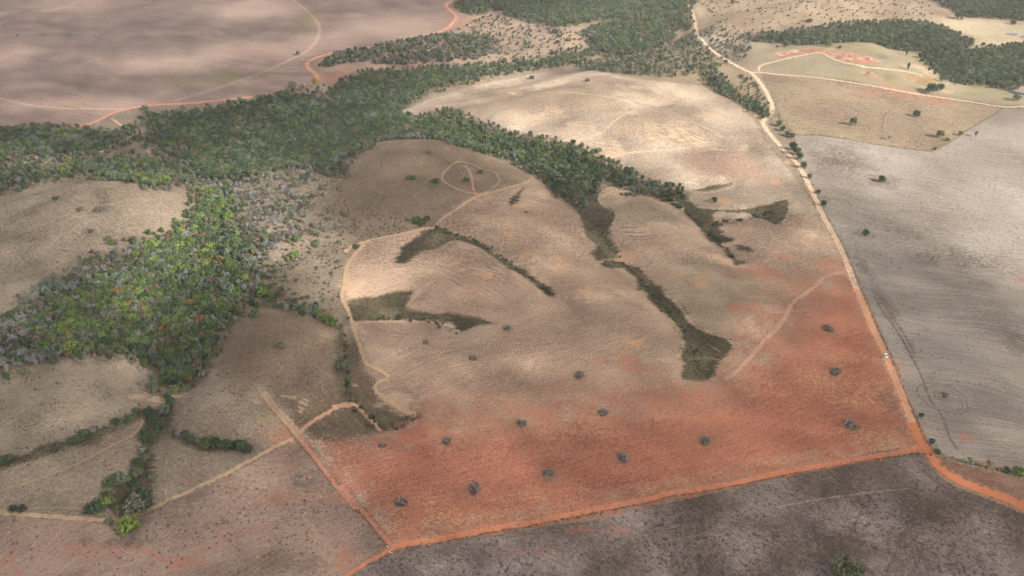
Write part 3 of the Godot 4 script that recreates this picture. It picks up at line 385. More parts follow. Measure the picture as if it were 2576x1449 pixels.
const TREES := [
	["olive", 160.9, -179.9, 7.8, 9.5, "round olive tree at the bottom edge in the dark fallow field"],
	["brownbare", 262.5, -294.0, 4.2, 4.5, "brown leafless bush inside the ring of wheel marks"],
	["green", 281.0, -465.7, 3.3, 5.5, "green tree standing alone low in the grey field"],
	["dark", 332.6, -555.4, 3.6, 5, "dark bush standing alone near the top of the grey field"],
	["dark", 428.2, -697.5, 4.6, 6.5, "dark round tree in the middle of the dry pasture"],
	["bright", 427.6, -645.3, 4.4, 7.5, "bright green tree near the pasture corner"],
	["sparse", 350.5, -672.0, 4.2, 7.5, "sparse small tree in the dry pasture"],
	["bare", 374.4, -640.0, 3.8, 6, "purplish bare tree near the lower fence of the dry pasture"],
	["brownbare", 464.7, -647.8, 3.2, 7, "bare brown tree casting a long shadow on the grey field"],
	["dark", 475.8, -766.1, 7, 9.5, "big dark tree of the pair below the quarry track"],
	["dark", 489.4, -772.9, 5, 8, "smaller dark tree of the pair below the quarry track"],
	["grey", 558.0, -739.7, 5.2, 6, "grey green tree near the right edge by the pond"],
	["green", -78.2, -484.3, 4.4, 5.5, "green bush of the thicket above the ridge track, left one"],
	["green", -73.1, -483.1, 4.6, 5.5, "green bush of the thicket above the ridge track, middle one"],
	["dark", -69.6, -488.7, 3.6, 4.5, "dark bush of the thicket above the ridge track, right one"],
	["dark", 174.3, -521.4, 2.9, 4, "dark bush alone in the tongue of stubble"],
	["dark", 265.8, -513.9, 3, 5, "dark bush on the right verge of the dirt road"],
	["brownbare", -57.2, -702.4, 5, 6, "brown thicket at the tip of the pale stubble field"],
	["green", 274.0, -669.4, 3.6, 5.5, "topmost green bush of the row right of the dirt road bend"],
	["dark", 274.4, -658.2, 3.2, 5, "dark bush second from the top right of the road bend"],
	["green", 275.3, -647.4, 3.4, 5, "green bush third from the top right of the road bend"],
	["green", 279.0, -642.8, 3, 4.5, "green bush just above the corner of the grey field"],
	["dark", 271.2, -617.6, 4.4, 7.5, "dark tree at the corner of the grey field, upper"],
	["dark", 272.1, -607.7, 4.6, 7.5, "dark tree at the corner of the grey field, middle"],
	["dark", 271.7, -597.9, 3.8, 6.5, "dark tree at the corner of the grey field, lower"],
	["green", 270.4, -581.6, 3.8, 5.5, "green bush below the dark trees beside the road"],
	["grey", 270.3, -562.0, 3, 4.5, "grey bush beside the road along the grey field"],
	["green", 267.9, -534.6, 2.4, 3.5, "small green bush lowest of the row beside the road"],
	["palm", 254.4, -246.0, 2.4, 4.2, "palm like bush in the hedgerow at lower right, left one"],
	["palm", 263.4, -243.2, 2.6, 4.4, "palm like bush in the hedgerow at lower right, right one"],
	["bright", 276.4, -238.8, 3.2, 4.5, "bright green bush at the right end of the hedgerow"],
	["dark", 239.5, -259.7, 1.9, 3, "small dark bush on the verge near the junction"],
	["dark", 242.4, -279.3, 1.8, 2.8, "small dark bush on the verge above the junction"],
	["green", 271.6, -240.0, 2.2, 3, "small green bush next to the bright bush of the hedgerow"],
	["green", 239.2, -252.3, 2.2, 3, "small green bush in the hedgerow just past the junction"],
	["lime", -195.3, -205.8, 7, 6.5, "wide yellow green bush below the straw coloured track"],
	["dark", -214.5, -212.5, 5.4, 6.5, "round dark bush left of the bushy gully end"],
	["lime", -211.4, -218.4, 4.2, 5, "lime bush above the round dark bush"],
	["grey", -198.4, -219.0, 7.4, 8.5, "large grey leaved tree at the end of the bushy gully"],
	["green", -193.1, -219.9, 3.4, 5, "green bush right of the large grey leaved tree"],
	["green", -213.5, -228.3, 4.6, 5, "green bush at the side arm of the bushy gully"],
	["dark", -254.5, -210.7, 2.4, 3.2, "small dark bush above the straw track at far left, left one"],
	["dark", -249.9, -210.7, 2.6, 3.4, "small dark bush above the straw track at far left, right one"],
	["grey", -206.8, -208.4, 3, 2.6, "low grey bush on the straw coloured track"],
	["grey", -107.1, -319.1, 5, 7, "grey green tree at the edge of the brown hill gully"],
	["grey", -145.0, -324.3, 3.2, 4, "small grey bush in the middle of the brown hill"],
	["bright", -135.1, -373.2, 4.4, 5, "bright green bush, left of three at the forest tail"],
	["bright", -127.9, -367.2, 4.2, 5, "bright green bush, middle of three at the forest tail"],
	["bright", -122.0, -359.3, 4.6, 6, "bright green bush, lowest of three at the forest tail"],
	["green", -175.4, -363.8, 4.6, 4.5, "green bush at the top of the brown hill"],
	["green", -91.5, -548.8, 3.6, 3, "low green shrub left of the loop of wheel tracks"],
	["green", -87.8, -549.0, 3, 2.8, "low green shrub touching the one left of the wheel track loop"],
	["dark", -67.7, -544.3, 4.4, 2.6, "wide dark shrub just left of the wheel track loop"],
	["green", -40.3, -547.7, 3.2, 3.2, "green shrub inside the loop of wheel tracks"],
	["green", -28.5, -562.5, 3.4, 2.6, "green shrub at the upper right inside the wheel track loop"],
	["grey", -76.4, -584.2, 3.4, 3, "grey shrub high on the brown hill above the loop"],
	["yellow", -226.7, -782.4, 4.2, 6.5, "yellow flowering tree beside the salmon road bend"],
	["grey", -249.2, -766.8, 5.6, 7, "grey tree on the salmon road edge left of the yellow tree"],
	["bright", -384.4, -696.4, 4.2, 5, "bright green bush below the salmon road"],
	["grey", -393.0, -708.4, 5, 5, "grey bush below the salmon road"],
	["green", -257.2, -745.6, 4.8, 5.5, "green bush under the salmon road curve"],
	["green", -120.3, -446.2, 3.4, 2.4, "low green shrub at the left end of the ridge track"],
	["green", -166.9, -450.1, 4.4, 3.4, "low green thicket on the pasture below the grey scrub, right one"],
	["green", -188.2, -453.3, 4.2, 3.4, "low green thicket on the pasture below the grey scrub, left one"],
	["bright", -164.9, -433.8, 4.4, 4.6, "bright green bush on the slope left of the big field"],
	["olive", -152.0, -448.0, 3.4, 3.2, "olive bush on the slope above the bright green bush"],
	["grey", -197.4, -420.3, 3.8, 5, "pale grey tree at the right edge of the left forest"],
	["grey", -334.7, -465.7, 2.6, 3.4, "small grey bush low on the left pasture"],
	["grey", -319.4, -459.9, 3, 4, "small grey bush near the forest edge of the left pasture"],
	["grey", -351.5, -488.5, 3.6, 2.6, "low grey scrub bush on the left pasture path, left one"],
	["grey", -339.0, -490.1, 4.2, 2.6, "low grey scrub bush on the left pasture path, right one"],
	["dark", -375.8, -499.0, 3.2, 2.4, "low dark scrub bush at the top of the left pasture"],
	["dark", 469.4, -815.7, 1.8, 8, "tall thin dark palm on the green pasture, lower one"],
	["dark", 504.3, -890.9, 1.6, 7, "tall thin dark palm on the green pasture, upper one"],
	["dark", 320.9, -1059.4, 3.4, 5, "dark bush beside the road at the top of the picture"],
	["green", 404.2, -974.3, 4, 4.5, "green bush on the dry hillside above the right forest"],
	["dark", 605.3, -902.6, 3.2, 4.5, "dark round bush on the pale sandy flat"],
	["dark", 690.5, -986.6, 4.2, 5.5, "dark bush near the top right ponds"],
	["dark", 627.1, -1010.1, 7, 8, "broad dark tree on the sandy flat at the forest edge"],
	["dark", 58.7, -953.2, 5, 5, "dark bush in the grey clearing of the far scrub"],
	["bright", 74.6, -934.6, 5.4, 4.5, "bright green bush in the far scrub"],
	["green", 61.2, -926.3, 4, 3.4, "green bush left of the bright one in the far scrub"],
	["dark", 24.6, -836.2, 3.6, 3.6, "dark bush on the far rim of the pale stubble field"],
	["olive", 84.9, -761.8, 3.6, 3.4, "olive bush on the far rim of the pale stubble field"],
	["dark", 410.3, -876.6, 2.6, 2.6, "low dark bush above the quarry"],
	["dark", 344.1, -909.4, 2, 2.4, "low dark bush at the forest edge left of the quarry"],
	["bright", 400.2, -890.8, 6, 8, "bright green tree at the forest edge above the quarry"],
	["dark", 355.0, -910.2, 5, 5, "dark tree at the forest edge above the quarry road"],
	["green", 409.7, -617.8, 1.8, 2.6, "small green bush at the pasture fence corner"],
	["olive", 431.5, -637.5, 2.6, 2.8, "olive bush on the pasture fence"],
	["olive", 450.8, -650.9, 3, 4, "brownish bush on the pasture fence, uppermost"]]
const GULLY_BUSHES := [-211,-275.5,-202.9,-277.1,-207.5,-270.5,-202.1,-266.8,-207.1,-261,-203.1,-257.9,-206.9,-258.3,-205.9,-250.7,-202.9,-246,-204.6,-242.5,-203.7,-237.7,-203,-231.4,-203,-227.4,-196.8,-225.6,-207.8,-271.5,-209.5,-294.3,-205.2,-289.1,-201.9,-282.4,-220.2,-299.5,-219.4,-310.5,-235.7,-254.3,-232.4,-256.7,-230.2,-260,-238,-250,-235.7,-251.2,-240.5,-248.8,-225.7,-265,-223.8,-265.5,-219.5,-277.1,-219.4,-268.9,-268.3,-238.1,-270.8,-236.7,-249.6,-248,-246.6,-243.2,-192.2,-260.6,-187.8,-259.5,-183.2,-257.5,-179.5,-255.8,-174.6,-254.6,-170.7,-254.1,-167.1,-254.5,-163,-253.8,-159.4,-254.2,-155.8,-254.6,-151.6,-253.6,-148.4,-253.1,-184.9,-259.8,-170.6,-251.8,-166.1,-256.3,-210.2,-231.5,-207.3,-232.6,-211,-220.9,-205.7,-216.3,-195.5,-235.6]
const GULLY_SPLIT := [-217.3, -192.0]
const CAR := [242.0, -329.4, -0.145]
const FAR_CAR := [-58.1, -979.1]
const COW := [639.6, -946.3]
const PIVOT := [-484.8, -941.4, -657.7, -941.4]
const POSTS := [-62.3,-194.4,-60.5,-191.4,234.8,-251.6,234.9,-250.7]
const PONDS := [[659.2,-947.1,668.8,-951,676,-947.1,667,-941.1], [672.6,-937.9,680.6,-941.1,691.1,-937.9,687.1,-931,674.8,-930.9], [571.1,-777.2,579.2,-777.3,582,-763.9,584.7,-751.9,572.7,-749.4,569.2,-761.9]]
const SUN_GAPS := [[-416, -975, 264, 206, 0.1], [-645, -1075, 47, 34, 1.1], [-375, -1057, 55, 41, 1.1], [-341, -885, 45, 28, 1], [-435, -842, 53, 23, 0.95], [-631, -869, 30, 33, 1.1], [-258, -898, 31, 43, 0.8], [-461, -724, 78, 19, 1], [-167, -976, 87, 65, 0.6], [-423, -677, 45, 18, 0.5], [6, -938, 118, 85, 0.75], [87, -686, 203, 67, 1], [-17, -766, 86, 74, 0.8], [184, -652, 104, 77, 1], [175, -1023, 99, 75, 0.6], [464, -1004, 254, 248, 1], [451, -765, 162, 150, 1], [329, -811, 90, 145, 0.9], [419, -569, 87, 82, 1], [389, -444, 39, 50, 0.85], [307, -1001, 104, 146, 0.9], [404, -656, 105, 58, 0.9], [-358, -520, 79, 60, 0.2], [-309, -563, 85, 47, 0.5], [-218, -540, 46, 71, 0.5], [-253, -463, 67, 43, 0.75], [-166, -440, 34, 40, 0.55], [-96, -419, 33, 36, 0.55], [-273, -397, 36, 27, 0.5], [-249, -301, 32, 22, 0.12], [-453, -602, 58, 20, 0.6], [-267, -631, 47, 28, 0.35], [24, -611, 56, 26, 0.5], [186, -571, 55, 36, 0.45], [-110, -385, 17, 20, 0.6], [487, -549, 69, 137, 1]]
const VERGES := [
	[268.5,-598.8,269.8,-574.2,267.9,-548.6,265.3,-523.6,262.3,-496,260.2,-467.1,257.6,-440.1,254,-414.7,251,-391.7,249,-368.4,246.9,-348.8,245.1,-330.3,242.7,-311.1,240.3,-292.9,238.3,-275.8,236.9,-264,237.7,-256.9,241.8,-251.3,252.5,-245.8,265.8,-241.8,280.3,-236.5,300.8,-227.6],
	[234.1,-252.3,219.3,-250.9,202.9,-248.9,186.1,-245.6,169.4,-242,153.1,-238.9,136.8,-235.2,120.6,-231.2,101,-227.2,81.8,-224.2,74.7,-221.3,52,-216.2,29.8,-211.1,8.1,-206.4,-13.2,-202.4,-27.1,-199.2,-40.9,-196.8,-50.5,-195,-56.6,-193.7],
	[-147.1,-283.8,-139,-275.8,-130.3,-267.9,-124.2,-260.9,-119.1,-255,-106.4,-242.1,-92.9,-227.3,-81,-214.5,-91.7,-229,-79.7,-214.9,-73.5,-208.4,-67.4,-200.8,-62.7,-195],
	[289.8,-744.6,283.7,-708.1,282,-687.5,286.4,-650.5,308.3,-649.1,332.8,-639.9,356.4,-629.7,380,-620.9,404.2,-614.6,415,-620.5,434.7,-635.7,461.1,-659.6,502.1,-695,528.3,-716.5],
	[233.5,-252.7,234.3,-247.2,236,-239.2]]


const GX0 := -960
const GX1 := 960
const GZ0 := -1340
const GZ1 := -60
const GS := 5
const NX := 385
const NZ := 257
var hg := PackedFloat32Array()
var sun_dir := Vector3.ZERO
var names := {}
var rng := RandomNumberGenerator.new()
var ground_mats: Array[Material] = []

# ------------------------------------------------------------------ small helpers
func numbered(called: String) -> String:
	if not names.has(called):
		names[called] = 0
		return called
	names[called] += 1
	return "%s_%03d" % [called, names[called]]

func tag(o: Node, label: String, category := "", group := "", kind := "") -> Node:
	if label != "": o.set_meta("label", label)
	if category != "": o.set_meta("category", category)
	if group != "": o.set_meta("group", group)
	if kind != "": o.set_meta("kind", kind)
	return o

func part(called: String, mesh: Mesh, mat: Material, parent: Node) -> MeshInstance3D:
	var o := MeshInstance3D.new()
	o.name = called
	o.mesh = mesh
	if mat: o.material_override = mat
	parent.add_child(o, true)
	return o

func base(called: String, at: Vector3, turn := 0.0) -> Node3D:
	var o := Node3D.new()
	o.name = numbered(called)
	add_child(o)
	o.position = at
	o.rotation.y = turn
	return o

func lin(r: float, g: float, b: float) -> Color:      # real-world (linear) base colour for a material
	return Color(r, g, b).linear_to_srgb()

func mat(c: Color, rough := 0.9) -> StandardMaterial3D:
	var m := StandardMaterial3D.new()
	m.albedo_color = c
	m.roughness = rough
	m.metallic_specular = 0.3
	return m

func pts(a: Array) -> PackedVector2Array:
	var p := PackedVector2Array()
	for i in range(0, a.size(), 2):
		p.append(Vector2(a[i], a[i + 1]))
	return p

func curve(p: PackedVector2Array, closed: bool, n := 4) -> PackedVector2Array:     # Catmull-Rom through the points
	var out := PackedVector2Array()
	var c := p.size()
	var last := c if closed else c - 1
	for i in last:
		var a := p[(i - 1 + c) % c] if closed or i > 0 else p[0] * 2.0 - p[1]
		var b := p[i]
		var d := p[(i + 1) % c]
		var e := p[(i + 2) % c] if closed or i < c - 2 else p[c - 1] * 2.0 - p[c - 2]
		for k in n:
			out.append(b.cubic_interpolate(d, a, e, float(k) / n))
	if not closed: out.append(p[c - 1])
	return out

func bounds(p: PackedVector2Array) -> Rect2:
	var r := Rect2(p[0], Vector2.ZERO)
	for q in p: r = r.expand(q)
	return r

# ------------------------------------------------------------------ relief
func build_heights() -> void:
	hg.resize(NX * NZ)
	hg.fill(0.0)
	for v in VALLEYS:
		var p := pts(v[2])
		var w: float = v[1]
		var d: float = v[0]
		var r := bounds(p).grow(w * 2.6)
		var best := PackedFloat32Array()
		for j in NZ:
			var z := float(GZ0 + GS * j)
			if z < r.position.y or z > r.end.y: continue
			for i in NX:
				var x := float(GX0 + GS * i)
				if x < r.position.x or x > r.end.x: continue
				var q := Vector2(x, z)
				var m := 1e9
				for k in p.size() - 1:
					m = minf(m, Geometry2D.get_closest_point_to_segment(q, p[k], p[k + 1]).distance_squared_to(q))
				var h := -d * exp(-m / (w * w))
				if h < hg[j * NX + i]: hg[j * NX + i] = h
	for h in HILLS:
		for j in NZ:
			for i in NX:
				var dx := float(GX0 + GS * i) - float(h[2])
				var dz := float(GZ0 + GS * j) - float(h[3])
				var e := (dx * dx + dz * dz) / (float(h[1]) * float(h[1]))
				if e < 9.0: hg[j * NX + i] += float(h[0]) * exp(-e)
	for j in NZ:
		for i in NX:
			var e := minf(minf(i, NX - 1 - i), minf(j, NZ - 1 - j)) * GS
			hg[j * NX + i] *= clampf(e / 80.0, 0.0, 1.0)

func ht(x: float, z: float) -> float:
	var fx := (x - GX0) / GS
	var fz := (z - GZ0) / GS
	var i := clampi(int(floor(fx)), 0, NX - 2)
	var j := clampi(int(floor(fz)), 0, NZ - 2)
	fx = clampf(fx - i, 0, 1)
	fz = clampf(fz - j, 0, 1)
	var k := j * NX + i
	if fx + fz <= 1.0:
		return hg[k] + (hg[k + 1] - hg[k]) * fx + (hg[k + NX] - hg[k]) * fz
	return hg[k + NX + 1] + (hg[k + NX] - hg[k + NX + 1]) * (1.0 - fx) + (hg[k + 1] - hg[k + NX + 1]) * (1.0 - fz)

func nrm(x: float, z: float) -> Vector3:
	return Vector3(ht(x - 3.5, z) - ht(x + 3.5, z), 7.0, ht(x, z - 3.5) - ht(x, z + 3.5)).normalized()

func at(x: float, z: float, up := 0.0) -> Vector3:
	return Vector3(x, ht(x, z) + up, z)

# ------------------------------------------------------------------ what the ground is made of: two maps of soil, stubble and litter colour
const TX := [-410.0, -8.0, -850.0, -8.0]       # four maps, two near and two far: left edge, far edge, metres per pixel, columns, rows
const TZ := [-428.0, -428.0, -1260.0, -1260.0]
const TR := [0.3, 0.3, 0.6, 0.6]
const TW := [1394, 1394, 1430, 1430]
const TH := [1064, 1064, 1414, 1414]
const NT := 4
const SPLIT := -420
var maps: Array[PackedByteArray] = []
var nb: PackedByteArray          # broad, fine and white noise, 1024 x 1024
var nf: PackedByteArray
var nw: PackedByteArray
var nl: PackedByteArray          # slow swell that bends the furrows

func noise_bytes(freq: float, octaves: int, sd: int) -> PackedByteArray:
	var n := FastNoiseLite.new()
	n.seed = sd
	n.noise_type = FastNoiseLite.TYPE_SIMPLEX_SMOOTH
	n.frequency = freq
	n.fractal_octaves = octaves
	var im := n.get_seamless_image(1024, 1024)
	im.convert(Image.FORMAT_L8)
	return im.get_data()

func ramp(cols: Array) -> PackedByteArray:           # 256 colours through the given ones
	var out := PackedByteArray()
	out.resize(768)
	var n := cols.size() - 1
	for i in 256:
		var t := i / 255.0 * n
		var k := mini(int(t), n - 1)
		var c: Color = cols[k].lerp(cols[k + 1], t - k)
		out[i * 3] = int(c.r * 255)
		out[i * 3 + 1] = int(c.g * 255)
		out[i * 3 + 2] = int(c.b * 255)
	return out

func rgb(r: int, g: int, b: int) -> Color:
	return Color(r / 255.0, g / 255.0, b / 255.0)

# lut: colours; turn: direction of the furrows; along, across: streak size in metres; ws, wf, wp: share of broad patches, streaks, grain; edge: raggedness
func paint(poly: PackedVector2Array, lut: PackedByteArray, turn: float, along: float, across: float, ws: int, wf: int, wp: int, edge := 1.5, warp := 6.0, patch := 60.0, sparse := 0, share := 256) -> void:
	var ca := cos(turn)
	var sa := sin(turn)
	var fu := 14.0 / along
	var fv := 14.0 / across
	var fp := 60.0 / patch
	for k in NT:
		var res: float = TR[k]
		var x0: float = TX[k]
		var z0: float = TZ[k]
		var w: int = TW[k]
		var h: int = TH[k]
		var box := bounds(poly).grow(edge * 2)
		var r0 := maxi(0, int((box.position.y - z0) / res))
		var r1 := mini(h - 1, int((box.end.y - z0) / res))
		if r0 > r1: continue
		var b: PackedByteArray = maps[k]
		maps[k] = PackedByteArray()
		var gs := 9.0 if k < 2 else 5.0
		var n := poly.size()
		for row in range(r0, r1 + 1):
			var z := z0 + (row + 0.5) * res
			var xs := PackedFloat32Array()
			var prev := poly[n - 1]
			for i in n:
				var q := poly[i]
				if (prev.y > z) != (q.y > z):
					xs.append(prev.x + (z - prev.y) / (q.y - prev.y) * (q.x - prev.x))
				prev = q
			if xs.size() < 2: continue
			xs.sort()
			for s in range(0, xs.size() - 1, 2):
				var j0 := edge * (nf[((row * 3) & 1023) * 1024 + ((s * 37) & 1023)] - 128) / 64.0
				var j1 := edge * (nf[((row * 3) & 1023) * 1024 + ((s * 37 + 200) & 1023)] - 128) / 64.0
				var c0 := maxi(0, int((xs[s] + j0 - x0) / res))
				var c1 := mini(w - 1, int((xs[s + 1] + j1 - x0) / res))
				for c in range(c0, c1 + 1):
					var x := x0 + c * res
					if sparse > 0 and nf[((int(z * 8.0 + 65536.0) & 1023) << 10) | (int(x * 8.0 + 65536.0) & 1023)] + nb[((int(z * 5.0 + 65536.0) & 1023) << 10) | (int(x * 5.0 + 65536.0) & 1023)] < sparse: continue
					var p1: int = nb[((int(z * fp + 4096.0) & 1023) << 10) | (int(x * fp + 4096.0) & 1023)]
					var l1: int = nl[((int(z * 1.6 + 4096.0) & 1023) << 10) | (int(x * 1.6 + 4096.0) & 1023)]
					var rv := x * -sa + z * ca + warp * (l1 - 128) / 32.0
					var s1: int = nf[((int(rv * fv + 65536.0) & 1023) << 10) | (int((x * ca + z * sa) * fu + 65536.0) & 1023)]
					var s2: int = nf[((int(rv * fv * 2.9 + 65000.0) & 1023) << 10) | (int((x * ca + z * sa) * fu * 3.1 + 65000.0) & 1023)]
					var g1: int = nw[((row & 1023) << 10) | (c & 1023)]
					var g2: int = nf[((int(z * gs + 32768.0) & 1023) << 10) | (int(x * gs + 32768.0) & 1023)]
					var g3: int = nf[((int(z * gs * 2.07 + 32900.0) & 1023) << 10) | (int(x * gs * 1.7 + 33000.0) & 1023)]
					var t := 128 + ((ws * (p1 - 128) + wf * (s1 - 128) + (wf >> 1) * (s2 - 128) + wp * (g1 + g2 + g3 - 384)) >> 7)
					t = clampi(t, 0, 255) * 3
					var o := (row * w + c) * 3
					if share < 256:
						var a := clampi(share + ((s1 + g2 - 256) * share >> 8), 0, 256)
						b[o] += ((lut[t] - b[o]) * a) >> 8
						b[o + 1] += ((lut[t + 1] - b[o + 1]) * a) >> 8
						b[o + 2] += ((lut[t + 2] - b[o + 2]) * a) >> 8
						continue
					b[o] = lut[t]
					b[o + 1] = lut[t + 1]
					b[o + 2] = lut[t + 2]
		maps[k] = b

# the same with an edge that breaks up into patches over some metres
func soft(poly: PackedVector2Array, wide: float, lut: PackedByteArray, turn: float, along_: float, across: float, ws: int, wf: int, wp: int, warp := 4.0, patch := 60.0) -> void:
	for s in [[1.0, 282, 90], [0.6, 262, 90], [0.25, 236, 105], [-0.15, 210, 130], [-0.6, 0, 150], [-1.0, 0, 256]]:
		for p in Geometry2D.offset_polygon(poly, wide * s[0]):
			paint(p, lut, turn, along_, across, ws, wf, wp, 1.5, warp, patch, s[1], s[2])

# short bits of straw or stubble lying about
func flecks(cx: float, cz: float, rx: float, rz: float, count: int, col: Color, strength: float, turn: float) -> void:
	var cr := int(col.r * 255)
	var cg := int(col.g * 255)
	var cb := int(col.b * 255)
	var lists := [[], [], [], []]
	for i in count:
		var q := Vector2(cx + rng.randfn() * rx * 0.55, cz + rng.randfn() * rz * 0.55)
		if q.x < -408 and q.y > SPLIT or q.x > 400 and q.y > SPLIT: continue
		lists[tile(q.x, q.y)].append(q)
	for k in NT:
		if lists[k].is_empty(): continue
		var res: float = TR[k]
		var w: int = TW[k]
		var h: int = TH[k]
		var b: PackedByteArray = maps[k]
		maps[k] = PackedByteArray()
		for q: Vector2 in lists[k]:
			var t := turn + rng.randfn() * 0.45
			var d := Vector2(cos(t), sin(t)) * res
			var n := int(rng.randf_range(0.6, 2.6) / res)
			var a := int(256 * strength * rng.randf_range(0.5, 1.0))
			for i in n:
				var px := int((q.x - TX[k]) / res + d.x / res * i)
				var pz := int((q.y - TZ[k]) / res + d.y / res * i)
				if px < 0 or pz < 0 or px >= w or pz >= h: break
				var o := (pz * w + px) * 3
				b[o] += ((cr - b[o]) * a) >> 8
				b[o + 1] += ((cg - b[o + 1]) * a) >> 8
				b[o + 2] += ((cb - b[o + 2]) * a) >> 8
		maps[k] = b

func blob(col: Color, strength: float, cx: float, cz: float, rx: float, rz: float, turn: float, fray := 1.0, fine := 1.0) -> void:
	var ca := cos(turn)
	var sa := sin(turn)
	var cr := int(col.r * 255)
	var cg := int(col.g * 255)
	var cb := int(col.b * 255)
	for k in NT:
		var res: float = TR[k]
		var x0: float = TX[k]
		var z0: float = TZ[k]
		var w: int = TW[k]
		var h: int = TH[k]
		var r0 := maxi(0, int((cz - rz * 1.5 - z0) / res))
		var r1 := mini(h - 1, int((cz + rz * 1.5 - z0) / res))
		var c0 := maxi(0, int((cx - rx * 1.5 - x0) / res))
		var c1 := mini(w - 1, int((cx + rx * 1.5 - x0) / res))
		if r0 > r1 or c0 > c1: continue
		var b: PackedByteArray = maps[k]
		maps[k] = PackedByteArray()
		for row in range(r0, r1 + 1):
			var z := z0 + (row + 0.5) * res
			var dz := (z - cz) / rz
			for c in range(c0, c1 + 1):
				var x := x0 + c * res
				var dx := (x - cx) / rx
				var d := dx * dx + dz * dz
				if d > 2.2: continue
				var s1: int = nf[((int((x * -sa + z * ca) * 5.0 * fine + 65536.0) & 1023) << 10) | (int((x * ca + z * sa) * 0.9 * fine + 65536.0) & 1023)]
				var p1: int = nb[((int(z * 2.3 + 8192.0) & 1023) << 10) | (int(x * 2.3 + 8192.0) & 1023)]
				var f := 1.0 - d - 0.25 * fray + fray * ((s1 - 128) + 1.1 * (p1 - 128)) / 60.0
				if f <= 0.0: continue
				var a := int(256.0 * strength * minf(1.0, f))
				var o := (row * w + c) * 3
				b[o] += ((cr - b[o]) * a) >> 8
				b[o + 1] += ((cg - b[o + 1]) * a) >> 8
				b[o + 2] += ((cb - b[o + 2]) * a) >> 8
		maps[k] = b

func stroke(p: PackedVector2Array, col: Color, width: float, strength: float, fray := 0.8) -> void:
	var cr := int(col.r * 255)
	var cg := int(col.g * 255)
	var cb := int(col.b * 255)
	for k in NT:
		var res: float = TR[k]
		var x0: float = TX[k]
		var z0: float = TZ[k]
		var w: int = TW[k]
		var h: int = TH[k]
		var hw := maxf(width * 0.5, res * 0.55)
		var b: PackedByteArray = maps[k]
		maps[k] = PackedByteArray()
		for i in p.size() - 1:
			var u := p[i]
			var v := p[i + 1]
			var dv := v - u
			var l2 := maxf(dv.length_squared(), 0.01)
			var r0 := maxi(0, int((minf(u.y, v.y) - hw * 1.6 - z0) / res))
			var r1 := mini(h - 1, int((maxf(u.y, v.y) + hw * 1.6 - z0) / res))
			var c0 := maxi(0, int((minf(u.x, v.x) - hw * 1.6 - x0) / res))
			var c1 := mini(w - 1, int((maxf(u.x, v.x) + hw * 1.6 - x0) / res))
			for row in range(r0, r1 + 1):
				var z := z0 + (row + 0.5) * res
				for c in range(c0, c1 + 1):
					var x := x0 + (c + 0.5) * res
					var t := ((x - u.x) * dv.x + (z - u.y) * dv.y) / l2
					if t < 0.0 or t >= 1.0: continue
					var ex := x - u.x - dv.x * t
					var ez := z - u.y - dv.y * t
					var d := sqrt(ex * ex + ez * ez) / hw
					if d > 1.6: continue
					var n1: int = nf[((int(z * 4.0 + 8192.0) & 1023) << 10) | (int(x * 4.0 + 8192.0) & 1023)]
					var f := 1.5 - d * 1.2 + fray * (n1 - 128) / 70.0
					if f <= 0.0: continue
					var a := int(256.0 * strength * minf(1.0, f))
					var o := (row * w + c) * 3
					b[o] += ((cr - b[o]) * a) >> 8
					b[o + 1] += ((cg - b[o + 1]) * a) >> 8
					b[o + 2] += ((cb - b[o + 2]) * a) >> 8
		maps[k] = b

func specks(poly: PackedVector2Array, col: Color, count: int, smin: float, smax: float, strength: float) -> void:   # clods, droppings, stubble heaps too small to build
	var box := bounds(poly)
	var cr := int(col.r * 255)
	var cg := int(col.g * 255)
	var cb := int(col.b * 255)
	var spots := [PackedVector3Array(), PackedVector3Array(), PackedVector3Array(), PackedVector3Array()]
	for i in count:
		var q := Vector2(rng.randf_range(box.position.x, box.end.x), rng.randf_range(box.position.y, box.end.y))
		if nb[((int(q.y * 1.3 + 8192.0) & 1023) << 10) | (int(q.x * 1.3 + 8192.0) & 1023)] < rng.randi_range(60, 190): continue
		if not Geometry2D.is_point_in_polygon(q, poly): continue
		spots[tile(q.x, q.y)].append(Vector3(q.x, q.y, rng.randf_range(smin, smax)))
	for k in NT:
		var res: float = TR[k]
		var w: int = TW[k]
		var h: int = TH[k]
		var b: PackedByteArray = maps[k]
		maps[k] = PackedByteArray()
		for q: Vector3 in spots[k]:
			var cx: float = (q.x - TX[k]) / res
			var cz: float = (q.y - TZ[k]) / res
			var r := maxf(q.z / res, 0.5)
			for row in range(maxi(0, int(cz - r)), mini(h - 1, int(cz + r)) + 1):
				for c in range(maxi(0, int(cx - r)), mini(w - 1, int(cx + r)) + 1):
					var a := int(256 * strength)
					var o := (row * w + c) * 3
					b[o] += ((cr - b[o]) * a) >> 8
					b[o + 1] += ((cg - b[o + 1]) * a) >> 8
					b[o + 2] += ((cb - b[o + 2]) * a) >> 8
		maps[k] = b

func tile(x: float, z: float) -> int:
	return (0 if z >= SPLIT else 2) + (0 if x < 0.0 else 1)

func region(k: String) -> PackedVector2Array:
	return curve(pts(REGIONS[k]), true, 3)

func sharp(k: String) -> PackedVector2Array:
	return pts(REGIONS[k])

